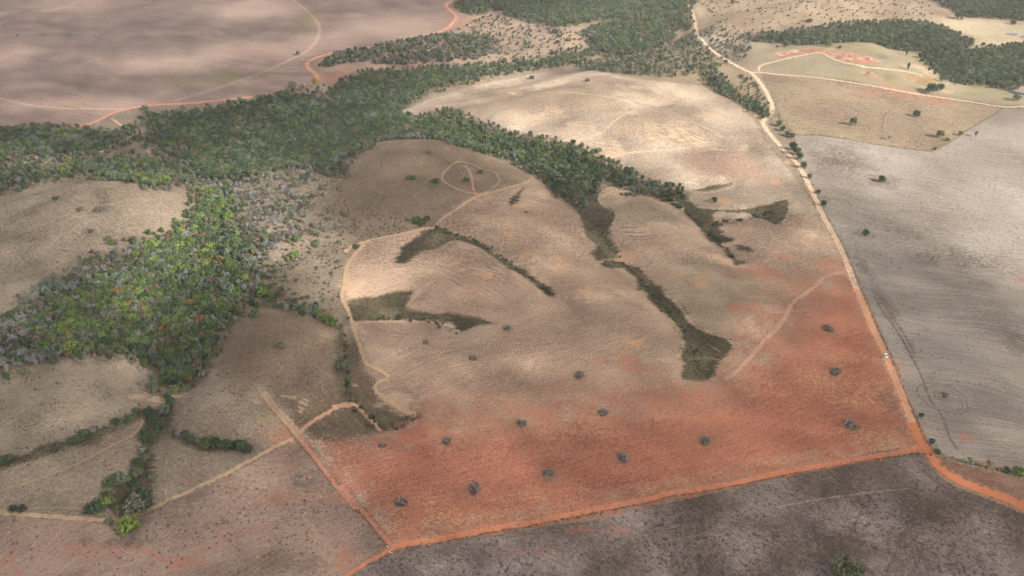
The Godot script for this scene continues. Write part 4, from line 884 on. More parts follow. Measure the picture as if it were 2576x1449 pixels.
func paint_ground() -> void:
	nb = noise_bytes(0.012, 5, 11)
	nf = noise_bytes(0.07, 3, 12)
	nl = noise_bytes(0.005, 1, 13)
	nw = PackedByteArray()
	nw.resize(1024 * 1024)
	for i in nw.size(): nw[i] = (rng.randi() & 127) + (rng.randi() & 127)
	for k in NT:
		var b := PackedByteArray()
		b.resize(TW[k] * TH[k] * 3)
		maps.append(b)
	var everywhere := PackedVector2Array([Vector2(-2000, -2000), Vector2(2000, -2000), Vector2(2000, 500), Vector2(-2000, 500)])
	# dry pasture all over
	var pasture := ramp([rgb(84, 73, 60), rgb(113, 99, 84), rgb(127, 112, 95), rgb(138, 122, 104), rgb(160, 144, 124)])
	paint(everywhere, pasture, 0.3, 9.0, 3.0, 90, 40, 80, 0.0, 3.0, 70.0)
	soft(region("brown_hill"), 9.0, ramp([rgb(84, 69, 56), rgb(104, 87, 72), rgb(114, 96, 80), rgb(130, 110, 92)]), 0.9, 6.0, 2.5, 70, 40, 80, 3.0)
	soft(region("brown_hill_2"), 9.0, ramp([rgb(88, 73, 58), rgb(109, 92, 75), rgb(120, 102, 84), rgb(136, 116, 96)]), 0.2, 8.0, 2.5, 80, 40, 80, 3.0)
	soft(region("grass_dome"), 9.0, ramp([rgb(102, 90, 75), rgb(124, 110, 93), rgb(136, 121, 103), rgb(152, 137, 118)]), 0.1, 8.0, 3.0, 80, 40, 70, 3.0)
	soft(region("dark_pasture"), 5.0, ramp([rgb(74, 62, 49), rgb(96, 81, 66), rgb(108, 91, 75), rgb(132, 111, 93)]), 0.5, 5.0, 2.0, 80, 55, 65, 3.0)
	soft(region("scrub_ground"), 9.0, ramp([rgb(96, 82, 69), rgb(124, 107, 91), rgb(138, 119, 102), rgb(148, 118, 99), rgb(158, 138, 118)]), 0.1, 12.0, 4.0, 110, 50, 60, 4.0)
	soft(region("bush_ground"), 9.0, ramp([rgb(95, 83, 66), rgb(118, 103, 82), rgb(132, 116, 93), rgb(146, 129, 104)]), 0.2, 10.0, 4.0, 90, 50, 60, 4.0)
	soft(region("dry_hillside"), 9.0, ramp([rgb(110, 94, 76), rgb(133, 114, 93), rgb(146, 127, 104), rgb(162, 143, 118)]), 0.15, 14.0, 4.0, 100, 60, 60, 4.0)
	soft(region("sand_flat"), 12.0, ramp([rgb(138, 122, 97), rgb(157, 140, 113), rgb(168, 151, 124), rgb(178, 161, 134)]), 0.2, 14.0, 4.0, 90, 50, 40, 4.0)
	soft(region("green_pasture"), 6.0, ramp([rgb(114, 103, 82), rgb(130, 118, 95), rgb(141, 128, 105), rgb(153, 138, 115)]), 0.15, 16.0, 3.0, 90, 40, 45, 4.0)
	paint(region("pasture_right"), ramp([rgb(94, 80, 66), rgb(122, 105, 86), rgb(140, 122, 99), rgb(162, 143, 116)]), 0.12, 18.0, 2.6, 80, 75, 55, 1.0, 3.0, 90.0)
	# crop land
	paint(region("pivot_field"), ramp([rgb(106, 86, 77), rgb(122, 101, 91), rgb(131, 110, 99), rgb(138, 117, 104), rgb(150, 130, 113)]), 0.12, 60.0, 4.0, 90, 70, 55, 1.0, 3.0, 120.0)
	paint(region("stubble_field_far"), ramp([rgb(102, 87, 74), rgb(130, 113, 97), rgb(147, 130, 112), rgb(160, 143, 124), rgb(184, 168, 147)]), -0.12, 26.0, 1.7, 120, 55, 70, 1.2, 6.0, 70.0)
	paint(sharp("stubble_field"), ramp([rgb(106, 87, 73), rgb(138, 115, 97), rgb(157, 131, 111), rgb(169, 143, 120), rgb(192, 168, 141)]), -0.42, 24.0, 1.5, 72, 55, 70, 1.2, 4.0, 80.0)
	# blocks worked in other directions
	var tone := {"pink": [rgb(104, 84, 70), rgb(138, 113, 96), rgb(158, 131, 111), rgb(182, 156, 133)], "tan": [rgb(112, 92, 75), rgb(146, 121, 101), rgb(166, 140, 117), rgb(190, 165, 138)], "dusk": [rgb(98, 79, 66), rgb(130, 106, 91), rgb(149, 123, 105), rgb(172, 146, 125)], "drab": [rgb(98, 84, 69), rgb(128, 110, 91), rgb(147, 127, 106), rgb(174, 152, 127)]}
	for b in PASSES: soft(curve(pts(b[2]), true, 3), 7.0, ramp(tone[b[1]]), b[0], 40.0, 1.6, 70, 50, 70, 2.0, 50.0)
	soft(sharp("ploughed_paint"), 20.0, ramp([rgb(102, 66, 52), rgb(136, 84, 66), rgb(158, 97, 75), rgb(169, 112, 88), rgb(178, 139, 110)]), -0.30, 30.0, 1.4, 58, 50, 72, 2.0, 60.0)
	soft(region("dark_pasture"), 3.5, ramp([rgb(68, 57, 45), rgb(90, 76, 62), rgb(103, 87, 71), rgb(128, 108, 90)]), 0.5, 5.0, 2.0, 80, 55, 65, 3.0)
	paint(sharp("grey_field"), ramp([rgb(98, 88, 78), rgb(122, 111, 100), rgb(140, 129, 117), rgb(151, 141, 129), rgb(170, 160, 148)]), 0.32, 60.0, 2.0, 85, 60, 50, 0.6, 2.0, 110.0)
	paint(sharp("fallow_field"), ramp([rgb(64, 55, 47), rgb(88, 76, 68), rgb(110, 96, 89), rgb(126, 111, 105), rgb(150, 134, 128)]), 0.2, 5.0, 2.2, 125, 50, 65, 1.0, 6.0, 36.0)
	paint(sharp("verge_field"), ramp([rgb(90, 66, 54), rgb(112, 84, 70), rgb(126, 97, 82), rgb(140, 112, 96)]), 0.3, 12.0, 2.0, 80, 60, 60, 1.0, 4.0)
	paint(sharp("weedy_field"), ramp([rgb(92, 76, 64), rgb(124, 102, 88), rgb(142, 118, 103), rgb(152, 127, 110), rgb(162, 124, 102)]), -0.5, 22.0, 3.0, 100, 45, 55, 1.0, 5.0, 60.0)
	var grain := {
		"orange_soil": rgb(176, 132, 98), "red_soil": rgb(164, 100, 77), "pale_straw": rgb(182, 156, 128), "pale_earth": rgb(186, 152, 128), "red_earth": rgb(162, 106, 86),
		"rust_soil": rgb(160, 100, 80), "dark_weeds": rgb(82, 70, 60), "olive_grass": rgb(124, 114, 74), "straw_litter": rgb(172, 140, 100), "pale_line": rgb(172, 150, 130),
		"pivot_ring": rgb(170, 142, 122), "green_ring": rgb(118, 124, 92), "dark_line": rgb(100, 92, 80), "red_line": rgb(120, 66, 54)}
	for q in QUARRY: soft(curve(pts(q), true, 3), 1.5, ramp([rgb(112, 76, 60), rgb(142, 104, 84), rgb(158, 126, 104), rgb(164, 140, 114), rgb(200, 168, 142)]), 0.1, 8.0, 1.8, 140, 130, 70, 3.0, 12.0)
	# dead stalks, dung and bare specks all over the grassland
	for f in [[-180, -300, 200, 140, 22000, rgb(78, 67, 55), 0.4], [-180, -300, 200, 140, 14000, rgb(164, 148, 130), 0.35], [-350, -520, 240, 110, 20000, rgb(82, 71, 58), 0.4], [-350, -520, 240, 110, 14000, rgb(170, 154, 134), 0.35], [-60, -470, 160, 80, 12000, rgb(80, 68, 55), 0.4], [400, -800, 260, 260, 26000, rgb(88, 76, 62), 0.4], [400, -800, 260, 260, 16000, rgb(184, 166, 140), 0.35], [500, -1000, 300, 140, 16000, rgb(86, 76, 60), 0.45], [-100, -900, 200, 140, 12000, rgb(90, 74, 60), 0.4]]:
		flecks(f[0], f[1], f[2], f[3], f[4], f[5], f[6], 0.2)
	flecks(-480, -900, 260, 170, 26000, rgb(104, 88, 80), 0.4, 0.12)
	flecks(-480, -900, 260, 170, 18000, rgb(166, 148, 134), 0.35, 0.12)
	flecks(330, -420, 200, 190, 22000, rgb(108, 97, 88), 0.4, 0.32)
	flecks(330, -420, 200, 190, 16000, rgb(176, 166, 155), 0.35, 0.32)
	flecks(-190, -235, 170, 60, 9000, rgb(82, 68, 58), 0.45, -0.5)
	flecks(-190, -235, 170, 60, 6000, rgb(178, 156, 142), 0.4, -0.5)
	flecks(150, -200, 260, 40, 14000, rgb(60, 51, 44), 0.45, 0.3)
	flecks(150, -200, 260, 40, 9000, rgb(152, 136, 130), 0.4, 0.3)
	for b in BLOBS:
		var turn := -0.35 if b[0] in ["red_soil", "orange_soil"] else 0.25
		if b[0] == "straw_litter": flecks(b[2], b[3], b[4] * 1.3, b[5] * 1.3, int(b[4] * b[5] * 2.4), rgb(184, 154, 110), 0.8, -0.3)
		elif b[0] == "dark_weeds":
			flecks(b[2], b[3], b[4], b[5], int(b[4] * b[5] * 1.4), rgb(70, 60, 50), 0.6, 0.3)
			blob(grain[b[0]], b[1] * 0.42, b[2], b[3], b[4] * 1.15, b[5] * 1.15, turn, 2.2, 2.2)
		else: blob(grain[b[0]], b[1] * (0.75 if b[0] != "pale_earth" else 0.65), b[2], b[3], b[4], b[5], turn, 1.1)
	# the red soil gives way to stubble in streaks
	var seam := curve(pts(SEAM), false, 4)
	stroke(seam, rgb(156, 122, 99), 34.0, 0.5, 2.4)
	stroke(curve(pts(SEAM_LOW), false, 4), rgb(156, 112, 89), 36.0, 0.42, 2.6)
	for f in [[40, -265, 260, 60, 9000, rgb(176, 140, 104), 0.4], [40, -265, 260, 60, 7000, rgb(112, 68, 54), 0.4], [30, -360, 200, 90, 16000, rgb(190, 164, 136), 0.4], [30, -360, 200, 90, 12000, rgb(110, 90, 76), 0.35], [150, -480, 160, 80, 12000, rgb(196, 172, 144), 0.35], [120, -640, 150, 70, 9000, rgb(204, 188, 166), 0.4], [120, -640, 150, 70, 9000, rgb(122, 106, 92), 0.35]]:
		flecks(f[0], f[1], f[2], f[3], f[4], f[5], f[6], -0.35)
	for q in PILES: blob(rgb(128, 104, 88), 0.4, q[0], q[1], q[2] * 1.35, q[2] * 1.1, 0.2, 0.8)
	# gully floors and woodland floor
	var olive := ramp([rgb(52, 47, 35), rgb(74, 67, 51), rgb(93, 84, 65), rgb(119, 106, 84)])
	for g in GULLIES: soft(curve(pts(g[1]), true, 3), 1.4, olive, 0.6, 5.0, 1.8, 110, 60, 70, 3.0, 26.0)
	var litter := ramp([rgb(64, 56, 42), rgb(82, 72, 55), rgb(98, 86, 68), rgb(118, 104, 84)])
	for w in WOODS: soft(curve(pts(WOODS[w]), true, 3), 8.0, litter, 0.4, 6.0, 3.0, 80, 60, 60, 4.0)
	for s in STROKES: stroke(curve(pts(s[3]), false, 5), grain[s[0]], s[1], s[2])
	specks(sharp("fallow_field"), rgb(58, 49, 42), 5000, 0.25, 0.6, 0.55)
	specks(sharp("weedy_field"), rgb(74, 62, 54), 1500, 0.2, 0.5, 0.6)
	specks(sharp("weedy_field"), rgb(196, 184, 172), 260, 0.1, 0.2, 0.6)
	specks(sharp("grey_field"), rgb(98, 86, 78), 5200, 0.2, 0.6, 0.6)
	specks(region("pasture_right"), rgb(84, 74, 62), 2200, 0.3, 0.8, 0.6)
	# road beds: packed earth with paler wheel lines
	var beds := {"beige": [rgb(190, 158, 130), rgb(206, 178, 150)], "orange": [rgb(176, 110, 80), rgb(188, 122, 92)], "salmon": [rgb(162, 106, 86), rgb(176, 126, 104)], "straw": [rgb(164, 134, 104), rgb(178, 150, 120)],
		"pink": [rgb(170, 114, 92), rgb(190, 142, 120)], "tan": [rgb(170, 130, 104), rgb(182, 144, 118)], "straw2": [rgb(150, 126, 102), rgb(160, 136, 112)], "pink2": [rgb(180, 146, 122), rgb(190, 156, 132)]}
	for r in ROADS:
		var c := curve(pts(r[4]), false, 5)
		var w: float = r[2]
		stroke(c, beds[r[3]][0], w * 1.15, 0.9, 0.5)
		if w > 2.4:
			for side in [-1, 1]:
				var off := PackedVector2Array()
				for i in c.size():
					var d := (c[mini(i + 1, c.size() - 1)] - c[maxi(i - 1, 0)]).normalized()
					off.append(c[i] + Vector2(-d.y, d.x) * side * w * 0.22)
				stroke(off, beds[r[3]][1], w * 0.26, 0.75, 1.0)
		if r[3] == "beige":      # the long road turns from beige to orange earth towards the junction
			var tail := PackedVector2Array()
			for q in c:
				if q.y > -400 and r[0] == "dirt_road" and q.x > 190: tail.append(q)
			if tail.size() > 3: stroke(tail, rgb(184, 118, 82), w * 1.3, 0.55, 0.9)
			var tail2 := PackedVector2Array()
			for q in tail:
				if q.y > -275: tail2.append(q)
			if tail2.size() > 3: stroke(tail2, rgb(180, 104, 68), w * 1.3, 0.8, 0.6)
	for k in NT:
		var im := Image.create_from_data(TW[k], TH[k], false, Image.FORMAT_RGB8, maps[k])
		var m := StandardMaterial3D.new()
		m.albedo_texture = ImageTexture.create_from_image(im)
		m.roughness = 1.0
		m.metallic_specular = 0.15
		m.texture_repeat = false
		ground_mats.append(m)
	var n := NoiseTexture2D.new()
	n.width = 512
	n.height = 512
	n.seamless = true
	n.noise = FastNoiseLite.new()
	n.noise.seed = 5
	n.noise.frequency = 0.02
	var g := Gradient.new()
	g.set_color(0, rgb(112, 96, 78))
	g.set_color(1, rgb(146, 128, 105))
	n.color_ramp = g
	var far := StandardMaterial3D.new()
	far.albedo_texture = n
	far.uv1_triplanar = true
	far.uv1_world_triplanar = true
	far.uv1_scale = Vector3.ONE * 0.004
	far.roughness = 1.0
	ground_mats.append(far)


# ------------------------------------------------------------------ sheets of ground
func put(st: Array, k: int, x: float, z: float, y: float) -> void:
	var s: SurfaceTool = st[k]
	s.set_uv(Vector2((x - TX[k]) / (TR[k] * TW[k]), (z - TZ[k]) / (TR[k] * TH[k])))
	s.set_normal(nrm(x, z))
	s.add_vertex(Vector3(x, y, z))

func sheet(called: String, poly: PackedVector2Array, up: float) -> MeshInstance3D:      # follows the relief cell by cell, cut to the outline
	var st := [SurfaceTool.new(), SurfaceTool.new(), SurfaceTool.new(), SurfaceTool.new()]
	var used := [false, false, false, false]
	for s: SurfaceTool in st: s.begin(Mesh.PRIMITIVE_TRIANGLES)
	var touched := {}
	var n := poly.size()
	for i in n:
		var a := poly[i]
		var b := poly[(i + 1) % n]
		var steps := int(a.distance_to(b) / 2.0) + 1
		for s in steps + 1:
			var q := a.lerp(b, float(s) / steps)
			var ci := int(floor((q.x - GX0) / GS))
			var cj := int(floor((q.y - GZ0) / GS))
			touched[cj * NX + ci] = true
			for o in [-1, 1]:
				touched[cj * NX + ci + o] = true
				touched[(cj + o) * NX + ci] = true
	var box := bounds(poly)
	for j in range(maxi(0, int((box.position.y - GZ0) / GS)), mini(NZ - 2, int((box.end.y - GZ0) / GS)) + 1):
		var z := float(GZ0 + j * GS)
		for i in range(maxi(0, int((box.position.x - GX0) / GS)), mini(NX - 2, int((box.end.x - GX0) / GS)) + 1):
			var x := float(GX0 + i * GS)
			var k := tile(x, z)
			var t1 := PackedVector2Array([Vector2(x, z), Vector2(x + GS, z), Vector2(x, z + GS)])
			var t2 := PackedVector2Array([Vector2(x + GS, z), Vector2(x + GS, z + GS), Vector2(x, z + GS)])
			if not touched.has(j * NX + i):
				if Geometry2D.is_point_in_polygon(Vector2(x + 2.5, z + 2.5), poly):
					used[k] = true
					for t in [t1, t2]:
						for q: Vector2 in t: put(st, k, q.x, q.y, ht(q.x, q.y) + up)
				continue
			for t in [t1, t2]:
				for piece in Geometry2D.intersect_polygons(t, poly):
					if Geometry2D.is_polygon_clockwise(piece): piece.reverse()
					var idx := Geometry2D.triangulate_polygon(piece)
					used[k] = used[k] or idx.size() > 0
					for m in range(0, idx.size(), 3):
						var pa := piece[idx[m]]
						var pb := piece[idx[m + 1]]
						var pc := piece[idx[m + 2]]
						if (pb - pa).cross(pc - pa) < 0.0:
							var sw := pb
							pb = pc
							pc = sw
						for q in [pa, pb, pc]: put(st, k, q.x, q.y, ht(clampf(q.x, x, x + GS), clampf(q.y, z, z + GS)) + up)
	var mesh := ArrayMesh.new()
	for k in NT:
		if used[k]:
			st[k].set_material(ground_mats[k])
			st[k].commit(mesh)
	var o := MeshInstance3D.new()
	o.name = numbered(called)
	o.mesh = mesh
	add_child(o)
	return o

func ribbon(called: String, p: PackedVector2Array, width: float, up: float) -> MeshInstance3D:     # a road bed with low shoulders
	var line := PackedVector2Array()
	for i in p.size() - 1:
		var n := maxi(1, int(p[i].distance_to(p[i + 1]) / 3.0))
		for k in n: line.append(p[i].lerp(p[i + 1], float(k) / n))
	line.append(p[p.size() - 1])
	var st := [SurfaceTool.new(), SurfaceTool.new(), SurfaceTool.new(), SurfaceTool.new()]
	var used := [false, false, false, false]
	for s: SurfaceTool in st: s.begin(Mesh.PRIMITIVE_TRIANGLES)
	var rows := []
	for i in line.size():
		var d := (line[mini(i + 1, line.size() - 1)] - line[maxi(i - 1, 0)]).normalized()
		var side := Vector2(-d.y, d.x)
		var wob := 1.0 + 0.16 * (nf[((i * 7) & 1023) * 1024 + 77] - 128) / 64.0
		var row := []
		for k in 5:
			var f := (k - 2) * 0.5
			row.append(line[i] + side * width * 0.5 * f * wob)
		rows.append(row)
	var prof := [0.0, 0.10, 0.03, 0.10, 0.0]
	for i in rows.size() - 1:
		for k in 4:
			var q := [rows[i][k], rows[i][k + 1], rows[i + 1][k + 1], rows[i + 1][k]]
			var hh := [prof[k], prof[k + 1], prof[k + 1], prof[k]]
			var m: int = tile((q[0].x + q[2].x) * 0.5, (q[0].y + q[2].y) * 0.5)
			used[m] = true
			for t in [0, 2, 1, 0, 3, 2]:
				put(st, m, q[t].x, q[t].y, ht(q[t].x, q[t].y) + up + hh[t])
	var mesh := ArrayMesh.new()
	for k in NT:
		if used[k]:
			st[k].set_material(ground_mats[k])
			st[k].commit(mesh)
	var o := MeshInstance3D.new()
	o.name = numbered(called)
	o.mesh = mesh
	add_child(o)
	return o

# ------------------------------------------------------------------ plants; every tree mesh has a crown one metre in radius and one metre high
func leaf(st: SurfaceTool, p: Vector3, n: Vector3, s: float, c: Color, g: RandomNumberGenerator) -> void:
	var u := n.cross(Vector3(g.randf() - 0.5, g.randf() - 0.5, g.randf() - 0.5)).normalized()
	var v := n.cross(u)
	var a := p + u * s
	var b := p + v * s * 0.7
	var d := p - u * s
	var e := p - v * s * 0.7
	st.set_color(c)
	for t in [a, d, b, a, e, d]:
		st.set_normal(n)
		st.add_vertex(t)

func crown_mesh(sd: int, clumps: int, leaves: int, size: float, spread: float, flat: float) -> ArrayMesh:
	var g := RandomNumberGenerator.new()
	g.seed = sd
	var st := SurfaceTool.new()
	st.begin(Mesh.PRIMITIVE_TRIANGLES)
	var tall := g.randf_range(0.92, 1.1)
	for k in clumps:
		var a := g.randf() * TAU
		var r := sqrt(g.randf()) * (1.0 - spread)
		var top := sqrt(maxf(0.0, 1.0 - r * r * 0.8))
		var y := (0.30 + (0.62 * top) * (0.55 + 0.45 * g.randf())) * tall
		if k % 5 == 0: y = 0.28 + 0.15 * g.randf()
		var c := Vector3(cos(a) * r, y, sin(a) * r)
		var cr := spread * g.randf_range(0.75, 1.2)
		var tone := g.randf_range(0.66, 1.25)
		for i in leaves:
			var d := Vector3(g.randfn(), g.randfn() * 0.9 + 0.35, g.randfn()).normalized()
			var p := c + Vector3(d.x, d.y * flat, d.z) * cr * g.randf_range(0.75, 1.08)
			var n := (d + Vector3(g.randfn(), g.randfn(), g.randfn()) * 0.28).normalized()
			var t := tone * g.randf_range(0.85, 1.15)
			leaf(st, p, n, size * g.randf_range(0.7, 1.25), Color(t, t, t * g.randf_range(0.85, 1.05)), g)
	return st.commit()

func twig(st: SurfaceTool, a: Vector3, b: Vector3, r0: float, r1: float, sides := 3) -> void:
	var d := (b - a).normalized()
	var u := d.cross(Vector3(0.31, 0.2, 0.93)).normalized()
	var v := d.cross(u)
	for k in sides:
		var t0 := TAU * k / sides
		var t1 := TAU * (k + 1) / sides
		var n0 := u * cos(t0) + v * sin(t0)
		var n1 := u * cos(t1) + v * sin(t1)
		var q := [a + n0 * r0, a + n1 * r0, b + n1 * r1, b + n0 * r1]
		var nn := [n0, n1, n1, n0]
		for t in [0, 2, 1, 0, 3, 2]:
			st.set_normal(nn[t])
			st.add_vertex(q[t])

func grow(st: SurfaceTool, a: Vector3, d: Vector3, l: float, r: float, depth: int, g: RandomNumberGenerator) -> void:
	var b := a + d * l
	st.set_color(Color(1, 1, 1) * g.randf_range(0.8, 1.15))
	twig(st, a, b, r, r * 0.7)
	if depth == 0: return
	for k in (4 if depth > 1 else 5):
		var e := (d + Vector3(g.randfn(), g.randfn() * 0.55 + 0.1, g.randfn()) * 0.62).normalized()
		grow(st, a + d * l * g.randf_range(0.55, 1.0), e, l * g.randf_range(0.55, 0.8), r * 0.62, depth - 1, g)

func bare_mesh(sd: int, dense: bool) -> ArrayMesh:
	var g := RandomNumberGenerator.new()
	g.seed = sd
	var st := SurfaceTool.new()
	st.begin(Mesh.PRIMITIVE_TRIANGLES)
	for k in (6 if dense else 5):
		var a := TAU * k / 5.0 + g.randf()
		grow(st, Vector3(0, 0.18, 0), Vector3(cos(a) * 0.8, 0.9, sin(a) * 0.8).normalized(), 0.40, 0.055, 3, g)
	return st.commit()

func trunk_mesh(sd: int) -> ArrayMesh:
	var g := RandomNumberGenerator.new()
	g.seed = sd
	var st := SurfaceTool.new()
	st.begin(Mesh.PRIMITIVE_TRIANGLES)
	var top := Vector3(g.randf_range(-0.06, 0.06), 0.4, g.randf_range(-0.06, 0.06))
	twig(st, Vector3(0, -0.06, 0), top, 0.075, 0.05, 6)
	for k in 4:
		var a := TAU * k / 4 + g.randf()
		twig(st, top, Vector3(cos(a) * 0.5, 0.68 + 0.12 * g.randf(), sin(a) * 0.5), 0.045, 0.02, 4)
	return st.commit()

func palm_mesh(sd: int) -> ArrayMesh:
	var g := RandomNumberGenerator.new()
	g.seed = sd
	var st := SurfaceTool.new()
	st.begin(Mesh.PRIMITIVE_TRIANGLES)
	for k in 18:
		var a := TAU * k / 18 + g.randf() * 0.3
		var out := Vector3(cos(a), 0, sin(a))
		var side := Vector3(-sin(a), 0, cos(a))
		var last := Vector3(0, 0.6, 0)
		var droop := g.randf_range(0.2, 1.0)
		st.set_color(Color(1, 1, 1) * g.randf_range(0.8, 1.15))
		for i in 4:
			var f := (i + 1) / 4.0
			var p := Vector3(0, 0.6 + 0.5 * f * (1 - droop * 0.4) - 0.6 * f * f * droop, 0) + out * f
			var w0 := 0.12 * sin(PI * (0.15 + 0.75 * i / 4.0))
			var w1 := 0.12 * sin(PI * (0.15 + 0.75 * f)) if i < 3 else 0.01
			var up := Vector3(out.x * 0.4, 0.9, out.z * 0.4).normalized()
			var quad := [last - side * w0, p + side * w1, p - side * w1, last - side * w0, last + side * w0, p + side * w1]
			if (quad[1] - quad[0]).cross(quad[2] - quad[0]).dot(up) > 0: quad.reverse()
			for t in quad:
				st.set_normal(up)
				st.add_vertex(t)
			last = p
	return st.commit()

func tuft_mesh(sd: int, blades: int, wide: float) -> ArrayMesh:
	var g := RandomNumberGenerator.new()
	g.seed = sd
	var st := SurfaceTool.new()
	st.begin(Mesh.PRIMITIVE_TRIANGLES)
	for k in blades:
		var a := g.randf() * TAU
		var r := sqrt(g.randf()) * 0.6
		var p := Vector3(cos(a) * r, 0, sin(a) * r)
		var tip := p * g.randf_range(1.1, 1.7) + Vector3(g.randf_range(-0.2, 0.2), g.randf_range(0.5, 1.0), g.randf_range(-0.2, 0.2))
		var s := Vector3(-sin(a + g.randf()), 0, cos(a + g.randf())) * wide
		st.set_color(Color(1, 1, 1) * g.randf_range(0.7, 1.25))
		var n := Vector3(cos(a) * 0.5, 0.8, sin(a) * 0.5).normalized()
		var tri := [p - s, tip, p + s]
		if (tri[1] - tri[0]).cross(tri[2] - tri[0]).dot(n) > 0: tri = [p + s, tip, p - s]
		for t in tri:
			st.set_normal(n)
			st.add_vertex(t)
	return st.commit()

var leafy: Array[ArrayMesh] = []
var bare: Array[ArrayMesh] = []
var trunks: Array[ArrayMesh] = []
var palms: Array[ArrayMesh] = []
var tufts: Array[ArrayMesh] = []
var foliage: StandardMaterial3D
var bark: StandardMaterial3D
var tint_mats := {}
# base colours of the crowns, real-world linear values
const TINT := {
	"dark": Color(0.058, 0.090, 0.045), "green": Color(0.088, 0.130, 0.054), "bright": Color(0.130, 0.190, 0.045), "lime": Color(0.200, 0.255, 0.060), "olive": Color(0.140, 0.155, 0.078),
	"sage": Color(0.175, 0.195, 0.145), "yellow": Color(0.420, 0.300, 0.045), "rust": Color(0.225, 0.105, 0.065), "ochre": Color(0.270, 0.170, 0.065), "brown": Color(0.190, 0.145, 0.105),
	"bare": Color(0.40, 0.38, 0.37), "grey": Color(0.185, 0.190, 0.140), "brownbare": Color(0.22, 0.165, 0.125), "sparse": Color(0.12, 0.120, 0.06)}

func make_plants() -> void:
	for i in 6: leafy.append(crown_mesh(40 + i, 34, 13, 0.125, 0.27, 0.85))
	for i in 3: bare.append(bare_mesh(70 + i, false))
	for i in 3: trunks.append(trunk_mesh(90 + i))
	for i in 2: palms.append(palm_mesh(95 + i))
	for i in 3: tufts.append(tuft_mesh(80 + i, 14, 0.16))
	foliage = StandardMaterial3D.new()
	foliage.vertex_color_use_as_albedo = true
	foliage.roughness = 0.75
	foliage.metallic_specular = 0.2
	foliage.backlight_enabled = true
	foliage.backlight = Color(0.5, 0.5, 0.5)
	bark = mat(lin(0.16, 0.13, 0.10), 1.0)

func tinted(kind: String) -> StandardMaterial3D:
	if not tint_mats.has(kind):
		var m: StandardMaterial3D = foliage.duplicate()
		m.albedo_color = TINT[kind].linear_to_srgb()
		if kind in ["bare", "brownbare"]: m.backlight_enabled = false
		tint_mats[kind] = m
	return tint_mats[kind]

func is_bare(kind: String) -> bool:
	return kind == "bare" or kind == "brownbare"

func plant(called: String, kind: String, at_: Vector3, r: float, h: float, turn: float, v: int, label: String, category: String, group := "") -> Node3D:
	var o := base(called, at_, turn)
	o.scale = Vector3(r, h, r)
	if kind == "palm":
		part("fronds", palms[v % 2], tinted("olive"), o)
		part("trunk", trunks[v % 3], bark, o)
	elif is_bare(kind):
		part("branches", bare[v % 3], tinted(kind), o)
		part("trunk", trunks[v % 3], bark, o)
	else:
		part("crown", leafy[v % 6], tinted(kind), o)
		part("trunk", trunks[v % 3], bark, o)
	tag(o, label, category, group)
	return o

func scatter(parent: Node, called: String, mesh: Mesh, xf: Array, cols: Array, m: Material) -> void:
	if xf.is_empty(): return
	var mm := MultiMesh.new()
	mm.transform_format = MultiMesh.TRANSFORM_3D
	mm.use_colors = true
	mm.mesh = mesh
	mm.instance_count = xf.size()
	for i in xf.size():
		mm.set_instance_transform(i, xf[i])
		mm.set_instance_color(i, cols[i])
	var o := MultiMeshInstance3D.new()
	o.name = called
	o.multimesh = mm
	o.material_override = m
	o.set_meta("kind", "stuff")
	parent.add_child(o, true)

func jitter(c: Color) -> Color:
	var f := rng.randf_range(0.86, 1.14)
	return Color(c.r * f * rng.randf_range(0.88, 1.12), c.g * f, c.b * f * rng.randf_range(0.85, 1.15))

func pick(w: Dictionary) -> String:
	var total := 0.0
	for k in w: total += w[k]
	var t := rng.randf() * total
	for k in w:
		t -= w[k]
		if t <= 0: return k
	return w.keys()[0]

func drift(w: Dictionary, q: Vector2) -> String:         # like kinds stand together
	var f: float = nl[((int(q.y * 9.0 + 65536.0) & 1023) << 10) | (int(q.x * 9.0 + 65536.0) & 1023)] / 255.0
	var g: float = nl[((int(q.y * 17.0 + 65000.0) & 1023) << 10) | (int(q.x * 17.0 + 64000.0) & 1023)] / 255.0
	var total := 0.0
	for k in w: total += w[k]
	var t := fposmod((f * 1.3 + g * 0.9 + rng.randf() * 0.55) * 1.6, 1.0) * total
	if rng.randf() < 0.35: t = rng.randf() * total
	for k in w:
		t -= w[k]
		if t <= 0: return k
	return w.keys()[0]

func spread_points(poly: PackedVector2Array, step: float, keep := 1.0) -> PackedVector2Array:
	var out := PackedVector2Array()
	var box := bounds(poly)
	var nj := int(box.size.y / (step * 0.87)) + 1
	var ni := int(box.size.x / step) + 1
	for j in nj:
		for i in ni:
			if keep < 1.0 and rng.randf() > keep: continue
			var q := box.position + Vector2((i + 0.5 * (j & 1) + rng.randf_range(-0.42, 0.42)) * step, (j + rng.randf_range(-0.42, 0.42)) * step * 0.87)
			if Geometry2D.is_point_in_polygon(q, poly): out.append(q)
	return out

func on_picture(p: Vector3) -> Vector2:
	var d: Vector3 = cam.global_transform.affine_inverse() * p
	return Vector2(-d.x / d.z, d.y / d.z)

func in_view(p: Vector3) -> bool:
	var d: Vector3 = cam.global_transform.affine_inverse() * p
	if d.z > -10: return false
	var t := tan(deg_to_rad(cam.fov * 0.5))
	return absf(d.y / d.z) < t * 0.985 and absf(d.x / d.z) < t * 16.0 / 9.0 * 0.985

